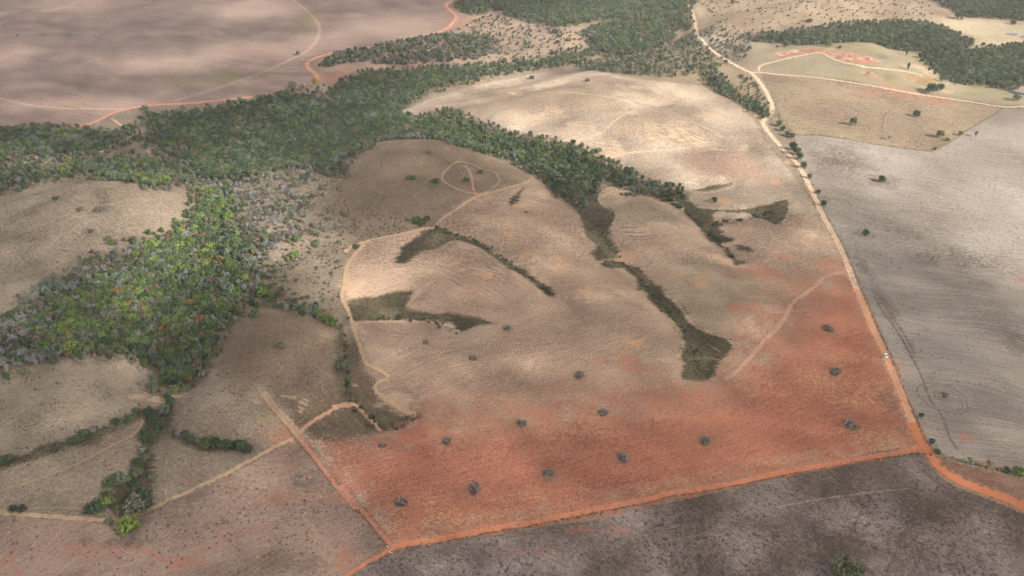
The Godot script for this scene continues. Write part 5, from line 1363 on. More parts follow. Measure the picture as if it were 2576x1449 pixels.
func stuff_of(called: String, label: String, category: String, all: Array) -> void:       # all: [kind, Vector3, r, h, turn, variant]
	if all.is_empty(): return
	var o := base(called, Vector3.ZERO)
	tag(o, label, category, "", "stuff")
	var sets := {}
	for t in all:
		var key: String = ("b%d" % (t[5] % 3)) if is_bare(t[0]) else (("p%d" % (t[5] % 2)) if t[0] == "palm" else "l%d" % (t[5] % 6))
		if not sets.has(key): sets[key] = [[], []]
		sets[key][0].append(Transform3D(Basis(Vector3.UP, t[4]).scaled_local(Vector3(t[2], t[3], t[2])), t[1]))
		sets[key][1].append(jitter(TINT["dark" if t[0] == "palm" else t[0]]))
	for key: String in sets:
		var n := int(key.substr(1))
		scatter(o, "canopy", bare[n] if key[0] == "b" else (palms[n] if key[0] == "p" else leafy[n]), sets[key][0], sets[key][1], foliage)

func tuft_field(called: String, label: String, category: String, spots: PackedVector2Array, cols: Array, smin: float, smax: float, tall: float) -> void:
	var o := base(called, Vector3.ZERO)
	tag(o, label, category, "", "stuff")
	var xf := [[], [], []]
	var cc := [[], [], []]
	for q in spots:
		var k := rng.randi() % 3
		var s := rng.randf_range(smin, smax)
		xf[k].append(Transform3D(Basis(Vector3.UP, rng.randf() * TAU).scaled_local(Vector3(s, s * tall * rng.randf_range(0.7, 1.3), s)), at(q.x, q.y)))
		cc[k].append(jitter(cols[rng.randi() % cols.size()]))
	for k in 3: scatter(o, "tufts", tufts[k], xf[k], cc[k], foliage)

func clumped(a: PackedVector2Array) -> PackedVector2Array:        # keep only what falls in drifts
	var out := PackedVector2Array()
	for q in a:
		if nb[((int(q.y * 5.0 + 65536.0) & 1023) << 10) | (int(q.x * 5.0 + 65536.0) & 1023)] > rng.randi_range(120, 215): out.append(q)
	return out

func along(p: PackedVector2Array, step: float, wide: float) -> PackedVector2Array:
	var out := PackedVector2Array()
	for i in p.size() - 1:
		var n := int(p[i].distance_to(p[i + 1]) / step) + 1
		for k in n:
			out.append(p[i].lerp(p[i + 1], rng.randf()) + Vector2(rng.randfn(), rng.randfn()) * wide * 0.5)
	return out

func build_plants() -> void:
	var mixes := {
		"left": {"dark": 1.8, "green": 4.5, "bright": 3.4, "lime": 1.5, "olive": 3.4, "sage": 2.4, "rust": 0.25, "ochre": 0.25, "brown": 1.3, "bare": 3.2},
		"main": {"dark": 4.0, "green": 5.0, "bright": 0.7, "olive": 2.4, "sage": 1.6, "brown": 0.5, "rust": 0.06, "bare": 0.8},
		"near": {"dark": 4.0, "green": 4.0, "bright": 1.4, "olive": 2.5, "sage": 0.6, "brown": 1.0, "ochre": 0.3, "rust": 0.3, "bare": 0.8},
		"mild": {"dark": 2.5, "green": 4.0, "bright": 1.0, "lime": 0.9, "olive": 3.0, "sage": 3.0, "rust": 0.3, "brown": 0.8, "bare": 2.4}}
	var of := {"left": "left", "tail": "near", "upper_left": "mild", "lower_left_band": "mild", "main": "main", "point": "near", "north": "main", "north_mid": "main", "north_west": "mild", "right": "main", "far_right": "main", "roadside": "mild", "roadside_lower": "mild"}
	var where := {"left": "left forest between the bare domes", "tail": "tongue of the left forest", "upper_left": "wood under the irrigated circle field", "lower_left_band": "wood band above the left pasture", "main": "long valley forest", "point": "forest point beside the stubble field", "north": "far forest at the top edge", "north_mid": "far wood beside the dirt road", "north_west": "small far wood beside the salmon road", "right": "forest band right of the quarry", "far_right": "far forest in the top right corner", "roadside": "roadside wood at the road junction", "roadside_lower": "thicket at the road bend"}
	var look := {"dark": "dark green", "green": "mid green", "bright": "bright green", "lime": "lime green", "olive": "olive green", "sage": "grey green", "rust": "rust red", "ochre": "ochre yellow", "brown": "brown leaved", "bare": "leafless grey"}
	var short := {"left": "left forest", "tail": "forest tongue", "upper_left": "circle field wood", "lower_left_band": "pasture wood", "main": "long valley forest", "point": "forest point", "north": "far forest", "north_mid": "far wood", "north_west": "small far wood", "right": "quarry forest", "far_right": "corner forest", "roadside": "roadside wood", "roadside_lower": "bend thicket"}
	var woods := {}
	var grey_edge := pts(GREY_EDGE)
	var ranked := []
	for w: String in WOODS:
		var poly := curve(pts(WOODS[w]), true, 3)
		var all := []
		var spots := []
		for p in Geometry2D.offset_polygon(poly, -6.0):
			for q in spread_points(p, 3.5): spots.append([q, 1.0])
		var fringe := []
		for p in Geometry2D.offset_polygon(poly, 5.0): fringe.append(p)
		for p in fringe:
			for q in spread_points(p, 4.0, 0.6):
				var deep := false
				for c in Geometry2D.offset_polygon(poly, -6.0): deep = deep or Geometry2D.is_point_in_polygon(q, c)
				if not deep: spots.append([q, 0.68])
		for sq in spots:
			var q: Vector2 = sq[0]
			var kind := drift(mixes[of[w]], q)
			var at_edge := w == "left" and Geometry2D.is_point_in_polygon(q, grey_edge)
			if at_edge and rng.randf() < 0.35: continue
			if at_edge: kind = pick({"bare": 6.0, "sage": 2.5, "olive": 1.0, "green": 0.8, "brown": 0.8})
			if sq[1] < 1.0 and rng.randf() < 0.35: kind = pick({"bare": 2.0, "sage": 2.0, "olive": 1.0})
			var s: float = rng.randf_range(0.6, 1.2) * sq[1]
			if rng.randf() < 0.16: s *= 1.5
			var p := at(q.x, q.y, -0.3)
			var t := [kind, p, 2.9 * s * rng.randf_range(0.85, 1.2), 3.0 + 2.0 * s * rng.randf_range(0.7, 1.3), rng.randf() * TAU, rng.randi() % 6, w]
			all.append(t)
			if in_view(p + Vector3(0, 4, 0)): ranked.append([t[2] / cam.position.distance_to(p) * (1.0 if w != "left" else 1.15), t])
		woods[w] = all
	ranked.sort_custom(func(a, b): return a[0] > b[0])
	var chosen := {}
	# the 300 that show largest stand singly; each is told by its colour, its corner of the wood and its order from the left
	var cells := {}
	var spans := {}
	for i in mini(300, ranked.size()):
		var t: Array = ranked[i][1]
		chosen[t] = true
		var q := on_picture(t[1])
		spans[t[6]] = spans[t[6]].expand(q) if spans.has(t[6]) else Rect2(q, Vector2.ONE * 0.001)
	for t in chosen:
		var q := on_picture(t[1])
		var f: Vector2 = (q - spans[t[6]].position) / spans[t[6]].size
		var key: String = t[0] + "|" + t[6] + "|" + ["upper", "middle", "lower"][clampi(int(f.y * 3), 0, 2)] + " " + ["left", "centre", "right"][clampi(int(f.x * 3), 0, 2)]
		if not cells.has(key): cells[key] = []
		cells[key].append([q.x, t])
	var order := ["first", "second", "third", "fourth", "fifth", "sixth", "seventh", "eighth", "ninth", "tenth", "eleventh", "twelfth", "thirteenth", "fourteenth", "fifteenth", "sixteenth", "seventeenth", "eighteenth", "nineteenth", "twentieth", "twenty-first", "twenty-second", "twenty-third", "twenty-fourth", "twenty-fifth", "twenty-sixth", "twenty-seventh", "twenty-eighth"]
	for key: String in cells:
		var list: Array = cells[key]
		list.sort_custom(func(a, b): return a[0] < b[0])
		var bits := key.split("|")
		for i in list.size():
			var t: Array = list[i][1]
			var l := "%s tree at the %s of the %s" % [look[t[0]], bits[2], short[t[6]]]
			if list.size() > 1: l = "%s of the %s trees from the left, %s of the %s" % [order[mini(i, order.size() - 1)], look[t[0]], bits[2], short[t[6]]]
			plant("tree", t[0], t[1], t[2], t[3], t[4], t[5], l, "tree", "%s trees of the %s" % [look[t[0]], short[t[6]]])
	for w: String in woods:
		var rest := []
		for t in woods[w]:
			if not chosen.has(t): rest.append(t)
		stuff_of("forest", "closed canopy of the %s" % where[w], "forest", rest)
	# open scrub
	var greyish := {"bare": 5.0, "sage": 2.5, "olive": 1.5, "green": 1.0, "brown": 0.8}
	var scrub := {
		"grey_fringe": [5.0, 0.6, {"bare": 3.0, "sage": 2.0, "olive": 1.5, "brown": 1.0}, 1.6, 2.8, "thinning grey scrub on the slope beside the big field"],
		"slope": [3.6, 0.55, {"sage": 2.0, "olive": 2.5, "brown": 2.0, "bare": 1.5, "dark": 0.6}, 0.75, 0.9, "tiny bushes dotting the slope left of the big field"],
		"grey": [4.0, 0.6, {"bare": 6.0, "sage": 2.0, "olive": 1.0, "green": 0.6, "brown": 0.8}, 2.0, 4.2, "grey half leafless scrub right of the left forest"], "grey_low": [8.0, 0.55, {"olive": 2.0, "green": 1.5, "sage": 2.0, "bare": 2.0, "lime": 0.5}, 1.4, 2.4, "sparse bushes on the slope left of the big field"],
		"far_scrub": [4.2, 0.85, {"dark": 3.0, "sage": 3.0, "bare": 2.0, "brown": 1.0, "green": 1.0}, 2.3, 3.6, "dense grey scrub beside the salmon road"], "far_open": [6.0, 0.7, {"dark": 2.0, "sage": 2.0, "olive": 2.0, "bare": 1.5}, 1.7, 2.4, "open scrub on the pale far slope"],
		"bush": [5.5, 0.8, {"sage": 3.0, "green": 2.0, "olive": 2.5, "bare": 2.5, "dark": 1.0}, 2.2, 3.6, "grey green bush land left of the dirt road"], "upper_edge": [6.0, 0.75, {"sage": 3.0, "bare": 3.0, "green": 1.5, "brown": 1.0, "dark": 1.0}, 2.4, 3.8, "thin scrub under the salmon road"],
		"hillside": [7.5, 0.6, {"sage": 2.5, "olive": 2.0, "dark": 1.0, "bare": 2.0}, 1.3, 1.6, "scattered bushes on the dry hillside"], "hillside_low": [6.0, 0.8, {"sage": 3.0, "bare": 2.0, "dark": 1.0, "green": 1.0}, 2.0, 3.2, "grey bushes along the right side of the far road"],
		"palm": [7.5, 0.75, {"palm": 3.0, "dark": 1.0, "olive": 1.0}, 2.4, 5.5, "loose palm grove at the edge of the right forest"], "roadbank": [5.5, 0.7, {"olive": 2.0, "green": 2.0, "sage": 2.0, "bare": 1.0}, 1.8, 2.6, "low bushes on the bank left of the road bend"], "left_clear": [8.0, 0.6, {"bare": 3.0, "sage": 2.0, "green": 1.0}, 2.2, 3.4, "grey bushes in the pale clearing at the upper left"]}
	for s: String in SCRUB:
		var d: Array = scrub[s]
		var all := []
		for q in spread_points(curve(pts(SCRUB[s]), true, 3), d[0], d[1]):
			var f := rng.randf_range(0.55, 1.35)
			all.append([pick(d[2]), at(q.x, q.y, -0.15), d[3] * f, d[4] * f, rng.randf() * TAU, rng.randi() % 6])
		stuff_of("shrubbery", d[5], "scrub", all)
	# single trees and bushes
	for i in TREES.size():
		var t: Array = TREES[i]
		var bush: bool = "bush" in t[5] or "shrub" in t[5] or "thicket" in t[5]
		plant("bush" if bush else "tree", t[0], at(t[1], t[2], -0.1), t[3], t[4], i * 1.7, i, t[5], "bush" if bush else "tree")
	var gb := pts(GULLY_BUSHES)
	var arms := {"of the arm under the grass dome": [], "of the long arm": [], "of the side arm": []}
	for i in gb.size():
		var arm := "of the long arm"
		if gb[i].x < GULLY_SPLIT[0]: arm = "of the arm under the grass dome"
		elif gb[i].x > GULLY_SPLIT[1]: arm = "of the side arm"
		arms[arm].append(i)
	var tell := {}
	for arm: String in arms:
		var line: Array = arms[arm]
		line.sort_custom(func(a, b): return gb[a].y < gb[b].y if arm == "of the long arm" else gb[a].x < gb[b].x)
		for n in line.size(): tell[line[n]] = "%s gully bush from the %s %s" % [order[mini(n, order.size() - 1)], "top" if arm == "of the long arm" else "left", arm]
	for i in gb.size():
		var r := rng.randf_range(2.4, 4.2)
		plant("bush", pick({"dark": 3.0, "green": 3.0, "sage": 1.5, "olive": 2.0, "bright": 0.8, "bare": 0.8}), at(gb[i].x, gb[i].y, -0.1), r, r * rng.randf_range(1.0, 1.5), i * 2.1, i, tell[i], "bush", "bushes in the lower left gullies")
	# low bushes down the middle of the gullies
	var beds := [[3, 0.9, "scrub line along the bed of the long centre gully"], [5, 1.2, "scrub line along the bed of the thin middle gully"], [10, 1.2, "scrub line along the bed of the olive gully"], [2, 1.6, "scrub line below the forest point"], [14, 1.2, "scrub line in the gully at the lower left edge"], [16, 1.4, "scrub line in the forked gully"]]
	for b in beds:
		var all := []
		for q in along(curve(pts(VALLEYS[b[0]][2]), false, 5), 1.5, 2.6):
			if rng.randf() < 0.3: continue
			var f := rng.randf_range(0.5, 1.5)
			all.append([pick({"dark": 2.0, "olive": 2.5, "green": 1.5, "brown": 2.0, "bare": 1.0}), at(q.x, q.y, -0.1), b[1] * f, b[1] * f * 1.1, rng.randf() * TAU, rng.randi() % 6])
		stuff_of("shrubbery", b[2], "scrub", all)
	# grass and weeds
	var dry := [Color(0.20, 0.15, 0.085), Color(0.16, 0.125, 0.075), Color(0.25, 0.19, 0.11)]
	var drab := [Color(0.125, 0.105, 0.068), Color(0.155, 0.125, 0.082), Color(0.115, 0.110, 0.062)]
	for g in GULLIES:
		tuft_field("gully_grass", "coarse grass in the " + g[0], "grass", spread_points(curve(pts(g[1]), true, 2), 2.2, 0.8), drab, 0.5, 1.1, 0.7)
	var vl := ["dry grass verge between the dirt road and the grey field", "dry grass verge below the red earth track", "weedy grass line along the left edge track", "dry grass line along the pasture fence", "dry grass in the fork of the road junction"]
	for i in VERGES.size():
		var p := curve(pts(VERGES[i]), false, 4)
		tuft_field("verge_grass", vl[i], "grass", along(p, 0.24 if i < 2 else 0.5, [2.2, 1.8, 1.0, 1.8, 2.6][i]), [Color(0.34, 0.28, 0.17), Color(0.28, 0.23, 0.14), Color(0.24, 0.21, 0.11), Color(0.20, 0.17, 0.10)], 0.25, 0.6, 1.3)
	var hills := ["brown_hill", "brown_hill_2", "grass_dome", "dark_pasture"]
	var hl := ["low tufts on the brown hill below the forest tail", "low tufts on the brown hill with the wheel track loop", "low tufts on the pale grass dome", "low tufts on the dark pasture by the red field"]
	for i in 4:
		tuft_field("hill_grass", hl[i], "grass", clumped(spread_points(region(hills[i]), 2.2, 0.7)), drab + dry, 0.3, 0.8, 0.7)
	var left := pts([-400, -330, -330, -420, -300, -470, -330, -540, -420, -610, -560, -620, -560, -300])
	tuft_field("pasture_grass", "scattered tufts on the left pastures", "grass", clumped(spread_points(left, 3.0, 0.7)), drab, 0.4, 1.1, 0.7)
	var low := pts([-290, -205, -130, -262, -95, -300, -150, -330, -230, -330, -330, -300, -360, -230])
	tuft_field("pasture_grass", "dark tufts on the slopes round the lower left gullies", "grass", clumped(spread_points(low, 2.2, 0.7)), drab, 0.35, 0.9, 0.7)
	tuft_field("field_weeds", "dark weeds in the fallow field at the bottom", "weeds", clumped(spread_points(sharp("fallow_field"), 2.2, 0.7)), [Color(0.085, 0.068, 0.05), Color(0.11, 0.088, 0.065), Color(0.16, 0.13, 0.10)], 0.25, 0.6, 0.6)
	tuft_field("field_weeds", "dark weeds in the weedy field at lower left", "weeds", clumped(spread_points(sharp("weedy_field"), 2.6, 0.6)), [Color(0.08, 0.07, 0.05), Color(0.12, 0.10, 0.07)], 0.2, 0.6, 0.6)
	tuft_field("field_straw", "loose straw on the red ploughed field", "straw", spread_points(sharp("ploughed_field"), 4.0, 0.35), [Color(0.34, 0.25, 0.14), Color(0.28, 0.19, 0.11)], 0.2, 0.5, 0.4)


# ------------------------------------------------------------------ things
func log_mesh(sd: int) -> ArrayMesh:          # one metre of crooked branch along x
	var g := RandomNumberGenerator.new()
	g.seed = sd
	var st := SurfaceTool.new()
	st.begin(Mesh.PRIMITIVE_TRIANGLES)
	var last := Vector3(-0.5, 0, 0)
	var r := 0.04
	for k in 3:
		var p := Vector3(-0.5 + (k + 1) / 3.0, g.randf_range(-0.06, 0.06), g.randf_range(-0.06, 0.06))
		twig(st, last, p, r, r * 0.75, 4)
		if k < 2: twig(st, p, p + Vector3(0.2, g.randf_range(0.05, 0.16), g.randf_range(-0.16, 0.16)), r * 0.5, r * 0.25, 3)
		last = p
		r *= 0.75
	return st.commit()

func brush_mesh(sd: int) -> ArrayMesh:        # tangle of thin twigs, one metre in radius
	var g := RandomNumberGenerator.new()
	g.seed = sd
	var st := SurfaceTool.new()
	st.begin(Mesh.PRIMITIVE_TRIANGLES)
	for k in 260:
		var a := g.randf() * TAU
		var r := sqrt(g.randf()) * 0.95
		var c := Vector3(cos(a) * r, 0.02 + (1.0 - r * r) * g.randf() * 0.36, sin(a) * r)
		var d := Vector3(g.randfn(), g.randfn() * 0.35, g.randfn()).normalized() * g.randf_range(0.12, 0.3)
		st.set_color(Color(1, 1, 1) * g.randf_range(0.55, 1.3))
		twig(st, c - d, c + d, 0.016, 0.008, 3)
	return st.commit()

func build_piles() -> void:
	var logs: Array[ArrayMesh] = []
	for i in 4: logs.append(log_mesh(200 + i))
	var brushes: Array[ArrayMesh] = []
	for i in 3: brushes.append(brush_mesh(220 + i))
	var tones: Array[StandardMaterial3D] = [mat(lin(0.24, 0.20, 0.175)), mat(lin(0.15, 0.12, 0.11)), mat(lin(0.36, 0.30, 0.25))]
	var tangle := mat(lin(0.17, 0.14, 0.13))
	tangle.vertex_color_use_as_albedo = true
	var lab := ["small brush pile nearest the left tip of the red field", "brush pile second from the left in the middle row of the red field", "brush pile with a pale log above the middle of the red field", "brush pile at the upper edge of the red field below the stubble", "large brush pile in the centre right of the red field", "brush pile in the lower centre of the red field", "brush pile second from the lower left corner of the red field", "brush pile nearest the lower left corner of the red field", "brush pile near the right half of the red track edge", "largest brush pile near the road junction", "dark brush pile beside the olive gully tip", "small brush pile near the left edge of the stubble field", "small brush pile in the middle of the stubble field", "brush pile on the orange patch of the stubble field", "brush pile near the road above the car", "brush pile left of the white car", "tiny dark brush heap near the top of the stubble field", "tiny grey brush heap in the gully head"]
	for i in PILES.size():
		var p: Array = PILES[i]
		var r: float = p[2] * 0.72
		var o := base("brush_pile", at(p[0], p[1]), i * 1.3)
		tag(o, lab[i], "brush pile", "brush piles left in the fields")
		var b := part("twigs", brushes[i % 3], tangle, o)
		b.scale = Vector3(r * rng.randf_range(0.85, 1.2), r * rng.randf_range(1.0, 1.5), r * rng.randf_range(0.6, 0.95))
		b.set_meta("kind", "stuff")
		for k in (26 if r > 2.5 else 12):
			var a := rng.randf() * TAU
			var d := sqrt(rng.randf()) * r * 0.75
			var y := 0.15 + r * 0.5 * (1.0 - d * d / (r * r)) * rng.randf_range(0.6, 1.1)
			var l := part("log", logs[k % 4], tones[[0, 0, 1, 2][k % 4]], o)
			var s := r * rng.randf_range(0.5, 1.05)
			l.transform = Transform3D(Basis.from_euler(Vector3(rng.randf() * TAU, rng.randf() * TAU, rng.randf_range(-0.35, 0.35))).scaled_local(Vector3(s, s * rng.randf_range(1.2, 2.2), s * 1.6)), Vector3(cos(a) * d, y, sin(a) * d))

func prism(st: SurfaceTool, rings: Array, cap := true) -> void:      # rings: arrays of Vector3 of equal count, skinned one to the next
	var n: int = rings[0].size()
	for i in rings.size() - 1:
		for k in n:
			var a: Vector3 = rings[i][k]
			var b: Vector3 = rings[i][(k + 1) % n]
			var c: Vector3 = rings[i + 1][(k + 1) % n]
			var d: Vector3 = rings[i + 1][k]
			for t in [a, c, b, a, d, c]: st.add_vertex(t)
	if cap:
		for k in range(1, n - 1):
			for t in [rings[0][0], rings[0][k], rings[0][k + 1]]: st.add_vertex(t)
			for t in [rings[-1][0], rings[-1][k + 1], rings[-1][k]]: st.add_vertex(t)

func section(x: float, w: float, y0: float, y1: float, tuck: float) -> Array:       # a rounded car section across z
	var h := w * 0.5
	return [Vector3(x, y0, -h * 0.92), Vector3(x, y0 + 0.12, -h), Vector3(x, lerpf(y0, y1, 0.7), -h * (1 - tuck * 0.3)), Vector3(x, y1 - 0.04, -h * (1 - tuck)), Vector3(x, y1, -h * (0.82 - tuck)),
		Vector3(x, y1, h * (0.82 - tuck)), Vector3(x, y1 - 0.04, h * (1 - tuck)), Vector3(x, lerpf(y0, y1, 0.7), h * (1 - tuck * 0.3)), Vector3(x, y0 + 0.12, h), Vector3(x, y0, h * 0.92)]

func solid(rings: Array) -> ArrayMesh:
	var st := SurfaceTool.new()
	st.begin(Mesh.PRIMITIVE_TRIANGLES)
	prism(st, rings)
	st.generate_normals()
	return st.commit()

func slab(a: Vector3, b: Vector3, c: Vector3, d: Vector3, thick: float) -> ArrayMesh:
	var n := (b - a).cross(d - a).normalized() * thick
	return solid([[a, b, c, d], [a + n, b + n, c + n, d + n]])

func car(called: String, label: String, where: Vector3, turn: float) -> void:
	var white := mat(lin(0.80, 0.80, 0.80), 0.3)
	white.clearcoat_enabled = true
	white.metallic_specular = 0.5
	var glass := mat(lin(0.02, 0.025, 0.03), 0.08)
	glass.metallic_specular = 0.6
	var rubber := mat(lin(0.03, 0.03, 0.03), 0.9)
	var steel := mat(lin(0.45, 0.45, 0.46), 0.4)
	steel.metallic = 0.8
	var trim := mat(lin(0.04, 0.04, 0.04), 0.6)
	var o := base(called, where, turn)      # the front looks along +x of the car
	tag(o, label, "car")
	part("body", solid([section(-2.05, 1.45, 0.45, 0.80, 0.08), section(-1.95, 1.66, 0.30, 0.92, 0.06), section(-1.2, 1.74, 0.24, 0.98, 0.05), section(0.6, 1.74, 0.24, 0.98, 0.05), section(0.95, 1.72, 0.24, 0.97, 0.06), section(1.75, 1.64, 0.28, 0.84, 0.08), section(2.0, 1.4, 0.36, 0.66, 0.12)]), white, o)
	part("roof", solid([section(-1.55, 1.20, 1.36, 1.46, 0.1), section(-1.2, 1.30, 1.40, 1.50, 0.1), section(-0.2, 1.34, 1.41, 1.52, 0.1), section(0.22, 1.24, 1.37, 1.46, 0.1)]), white, o)
	part("windscreen", slab(Vector3(0.92, 0.98, -0.72), Vector3(0.92, 0.98, 0.72), Vector3(0.24, 1.40, 0.58), Vector3(0.24, 1.40, -0.58), 0.03), glass, o)
	part("rear_window", slab(Vector3(-1.92, 0.95, 0.68), Vector3(-1.92, 0.95, -0.68), Vector3(-1.56, 1.38, -0.55), Vector3(-1.56, 1.38, 0.55), 0.03), glass, o)
	for s in [-1, 1]:
		for f in [[0.86, 0.24, -0.25, -0.25], [-0.31, -0.31, -1.05, -1.05], [-1.11, -1.11, -1.5, -1.82]]:
			part("side_window", slab(Vector3(f[0], 0.98, s * 0.80), Vector3(f[1], 1.40, s * 0.62), Vector3(f[2], 1.40, s * 0.62), Vector3(f[3], 0.98, s * 0.80), 0.025), glass, o)
		for x in [-0.28, -1.08]:
			part("pillar", slab(Vector3(x + 0.04, 0.97, s * 0.83), Vector3(x + 0.04, 1.42, s * 0.65), Vector3(x - 0.04, 1.42, s * 0.65), Vector3(x - 0.04, 0.97, s * 0.83), 0.03), white, o)
		for x in [-1.25, 1.3]:
			var c := CylinderMesh.new()
			c.top_radius = 0.31
			c.bottom_radius = 0.31
			c.height = 0.2
			c.radial_segments = 20
			var w := part("wheel", c, rubber, o)
			w.position = Vector3(x, 0.31, s * 0.80)
			w.rotation.x = PI / 2
			var r := CylinderMesh.new()
			r.top_radius = 0.19
			r.bottom_radius = 0.19
			r.height = 0.215
			r.radial_segments = 16
			part("rim", r, steel, w)
		part("headlight", slab(Vector3(1.90, 0.62, s * 0.40), Vector3(1.90, 0.62, s * 0.66), Vector3(1.70, 0.82, s * 0.70), Vector3(1.72, 0.84, s * 0.44), 0.03 * s), steel, o)
		part("tail_light", slab(Vector3(-2.03, 0.66, s * 0.45), Vector3(-2.0, 0.66, s * 0.68), Vector3(-1.96, 0.9, s * 0.66), Vector3(-2.0, 0.9, s * 0.45), -0.03 * s), mat(lin(0.3, 0.02, 0.02), 0.3), o)
		part("door_mirror", solid([section(0.62, 0.10, 0.98, 1.12, 0.1), section(0.74, 0.14, 1.0, 1.14, 0.1)]), white, o).position.z = s * 0.93
	part("bumper", solid([section(1.93, 1.5, 0.26, 0.40, 0.02), section(2.06, 1.3, 0.28, 0.38, 0.02)]), trim, o)

func ellipse(c: Vector3, ry: float, rz: float, tilt := 0.0) -> Array:
	var out := []
	for k in 10:
		var a := TAU * k / 10
		out.append(c + Vector3(sin(tilt) * sin(a) * ry, sin(a) * ry * cos(tilt), cos(a) * rz))
	return out

func cow() -> void:
	var st := SurfaceTool.new()
	st.begin(Mesh.PRIMITIVE_TRIANGLES)
	prism(st, [ellipse(Vector3(-0.95, 1.10, 0), 0.10, 0.10), ellipse(Vector3(-0.85, 1.08, 0), 0.30, 0.24), ellipse(Vector3(-0.3, 0.98, 0), 0.38, 0.34), ellipse(Vector3(0.3, 0.98, 0), 0.40, 0.32), ellipse(Vector3(0.7, 1.08, 0), 0.34, 0.24), ellipse(Vector3(0.95, 1.20, 0), 0.22, 0.15, 0.5), ellipse(Vector3(1.15, 1.32, 0), 0.16, 0.12, 0.5), ellipse(Vector3(1.35, 1.30, 0), 0.15, 0.11, -0.3), ellipse(Vector3(1.58, 1.12, 0), 0.08, 0.08, -0.5)])
	for l in [[-0.75, -0.16, -0.12], [-0.7, 0.16, -0.12], [0.6, -0.15, 0.0], [0.65, 0.15, 0.0]]:
		var hip := Vector3(l[0], 0.85, l[1])
		var mid := Vector3(l[0] + (0.10 if l[2] < 0 else -0.03), 0.52, l[1])
		var hock := Vector3(l[0] + l[2], 0.36, l[1])
		var foot := Vector3(l[0] + l[2] * 0.6, 0.0, l[1])
		var rings := []
		for q in [[hip, 0.17], [mid, 0.10], [hock, 0.065], [foot, 0.06]]:
			var ring := []
			for k in 8: ring.append(q[0] + Vector3(cos(TAU * k / 8), 0, -sin(TAU * k / 8)) * q[1])
			rings.append(ring)
		prism(st, rings)
	for s in [-1, 1]:
		prism(st, [ellipse(Vector3(1.28, 1.40, s * 0.1), 0.03, 0.03), ellipse(Vector3(1.24, 1.44, s * 0.24), 0.05, 0.02)])
	prism(st, [ellipse(Vector3(-0.95, 1.2, 0), 0.03, 0.03), ellipse(Vector3(-1.03, 0.85, 0), 0.025, 0.025), ellipse(Vector3(-1.02, 0.5, 0), 0.04, 0.04)])
	st.generate_normals()
	var o := base("cow", at(COW[0], COW[1]), 0.3)
	part("body", st.commit(), mat(lin(0.72, 0.70, 0.66), 0.8), o)
	tag(o, "white cow standing on the pale sandy flat near the ponds", "cow")

func tube(a: Vector3, b: Vector3, r: float, sides := 6) -> ArrayMesh:
	var st := SurfaceTool.new()
	st.begin(Mesh.PRIMITIVE_TRIANGLES)
	twig(st, a, b, r, r, sides)
	return st.commit()

func pivot_machine() -> void:
	var zinc := mat(lin(0.30, 0.31, 0.32), 0.5)
	zinc.metallic = 0.4
	var rubber := mat(lin(0.03, 0.03, 0.03), 0.9)
	var a := at(PIVOT[0], PIVOT[1])
	var b := at(PIVOT[2], PIVOT[3])
	var d := (b - a) / 5.0
	var o := base("irrigation_pivot", a)
	tag(o, "long thin centre pivot irrigator standing in the circle field", "irrigator")
	for k in 4:
		var leg := Vector3(1 if k & 1 else -1, 0, 1 if k & 2 else -1)
		part("pivot_leg", tube(leg * 1.4, Vector3(0, 3.6, 0) + leg * 0.25, 0.09), zinc, o)
	var side := Vector3(-d.z, 0, d.x).normalized()
	for k in 5:
		var p := d * k
		var q := d * (k + 1)
		for i in 4:
			var f0 := i / 4.0
			var f1 := (i + 1) / 4.0
			part("pipe", tube(p.lerp(q, f0) + Vector3(0, 3.6 + 0.7 * sin(PI * f0), 0), p.lerp(q, f1) + Vector3(0, 3.6 + 0.7 * sin(PI * f1), 0), 0.11), zinc, o)
			for s in [-1, 1]:
				part("truss_rod", tube(p.lerp(q, f0) + Vector3(0, 3.2, 0) + side * s * sin(PI * f0) * 0.9, p.lerp(q, f1) + Vector3(0, 3.2, 0) + side * s * sin(PI * f1) * 0.9, 0.04, 4), zinc, o)
		for s in [-1, 1]:
			var foot: Vector3 = q + side * s * 2.0 + Vector3(0, 0.7, 0)
			part("tower_leg", tube(foot, q + Vector3(0, 3.6, 0), 0.08), zinc, o)
			var c := CylinderMesh.new()
			c.top_radius = 0.7
			c.bottom_radius = 0.7
			c.height = 0.4
			c.radial_segments = 18
			var w := part("wheel", c, rubber, o)
			w.transform = Transform3D(Basis(d.normalized(), PI / 2).rotated(side, 0.0), foot) * Transform3D(Basis.from_euler(Vector3(0, 0, PI / 2)), Vector3.ZERO)
		part("axle_beam", tube(q + side * 2.0 + Vector3(0, 0.8, 0), q - side * 2.0 + Vector3(0, 0.8, 0), 0.1), zinc, o)

func gate_posts() -> void:
	var p := pts(POSTS)
	var lab := ["white gate post at the lower left corner of the red field, upper one", "white gate post at the lower left corner of the red field, lower one", "dark wooden gate post at the road junction, upper one", "dark wooden gate post at the road junction, lower one"]
	for i in 4:
		var o := base("gate_post", at(p[i].x, p[i].y))
		tag(o, lab[i], "post")
		var m := mat(lin(0.75, 0.74, 0.70)) if i < 2 else mat(lin(0.06, 0.045, 0.035))
		var st := SurfaceTool.new()
		st.begin(Mesh.PRIMITIVE_TRIANGLES)
		twig(st, Vector3(0, -0.2, 0), Vector3(0, 1.5, 0), 0.22, 0.19, 10)
		part("shaft", st.commit(), m, o)
		var cp := SurfaceTool.new()
		cp.begin(Mesh.PRIMITIVE_TRIANGLES)
		twig(cp, Vector3(0, 1.5, 0), Vector3(0, 1.62, 0), 0.25, 0.06, 10)
		part("post_cap", cp.commit(), m, o)
		part("brace", tube(Vector3(0.1, 1.1, 0), Vector3(1.4, 0.0, 0.3), 0.09), m, o)

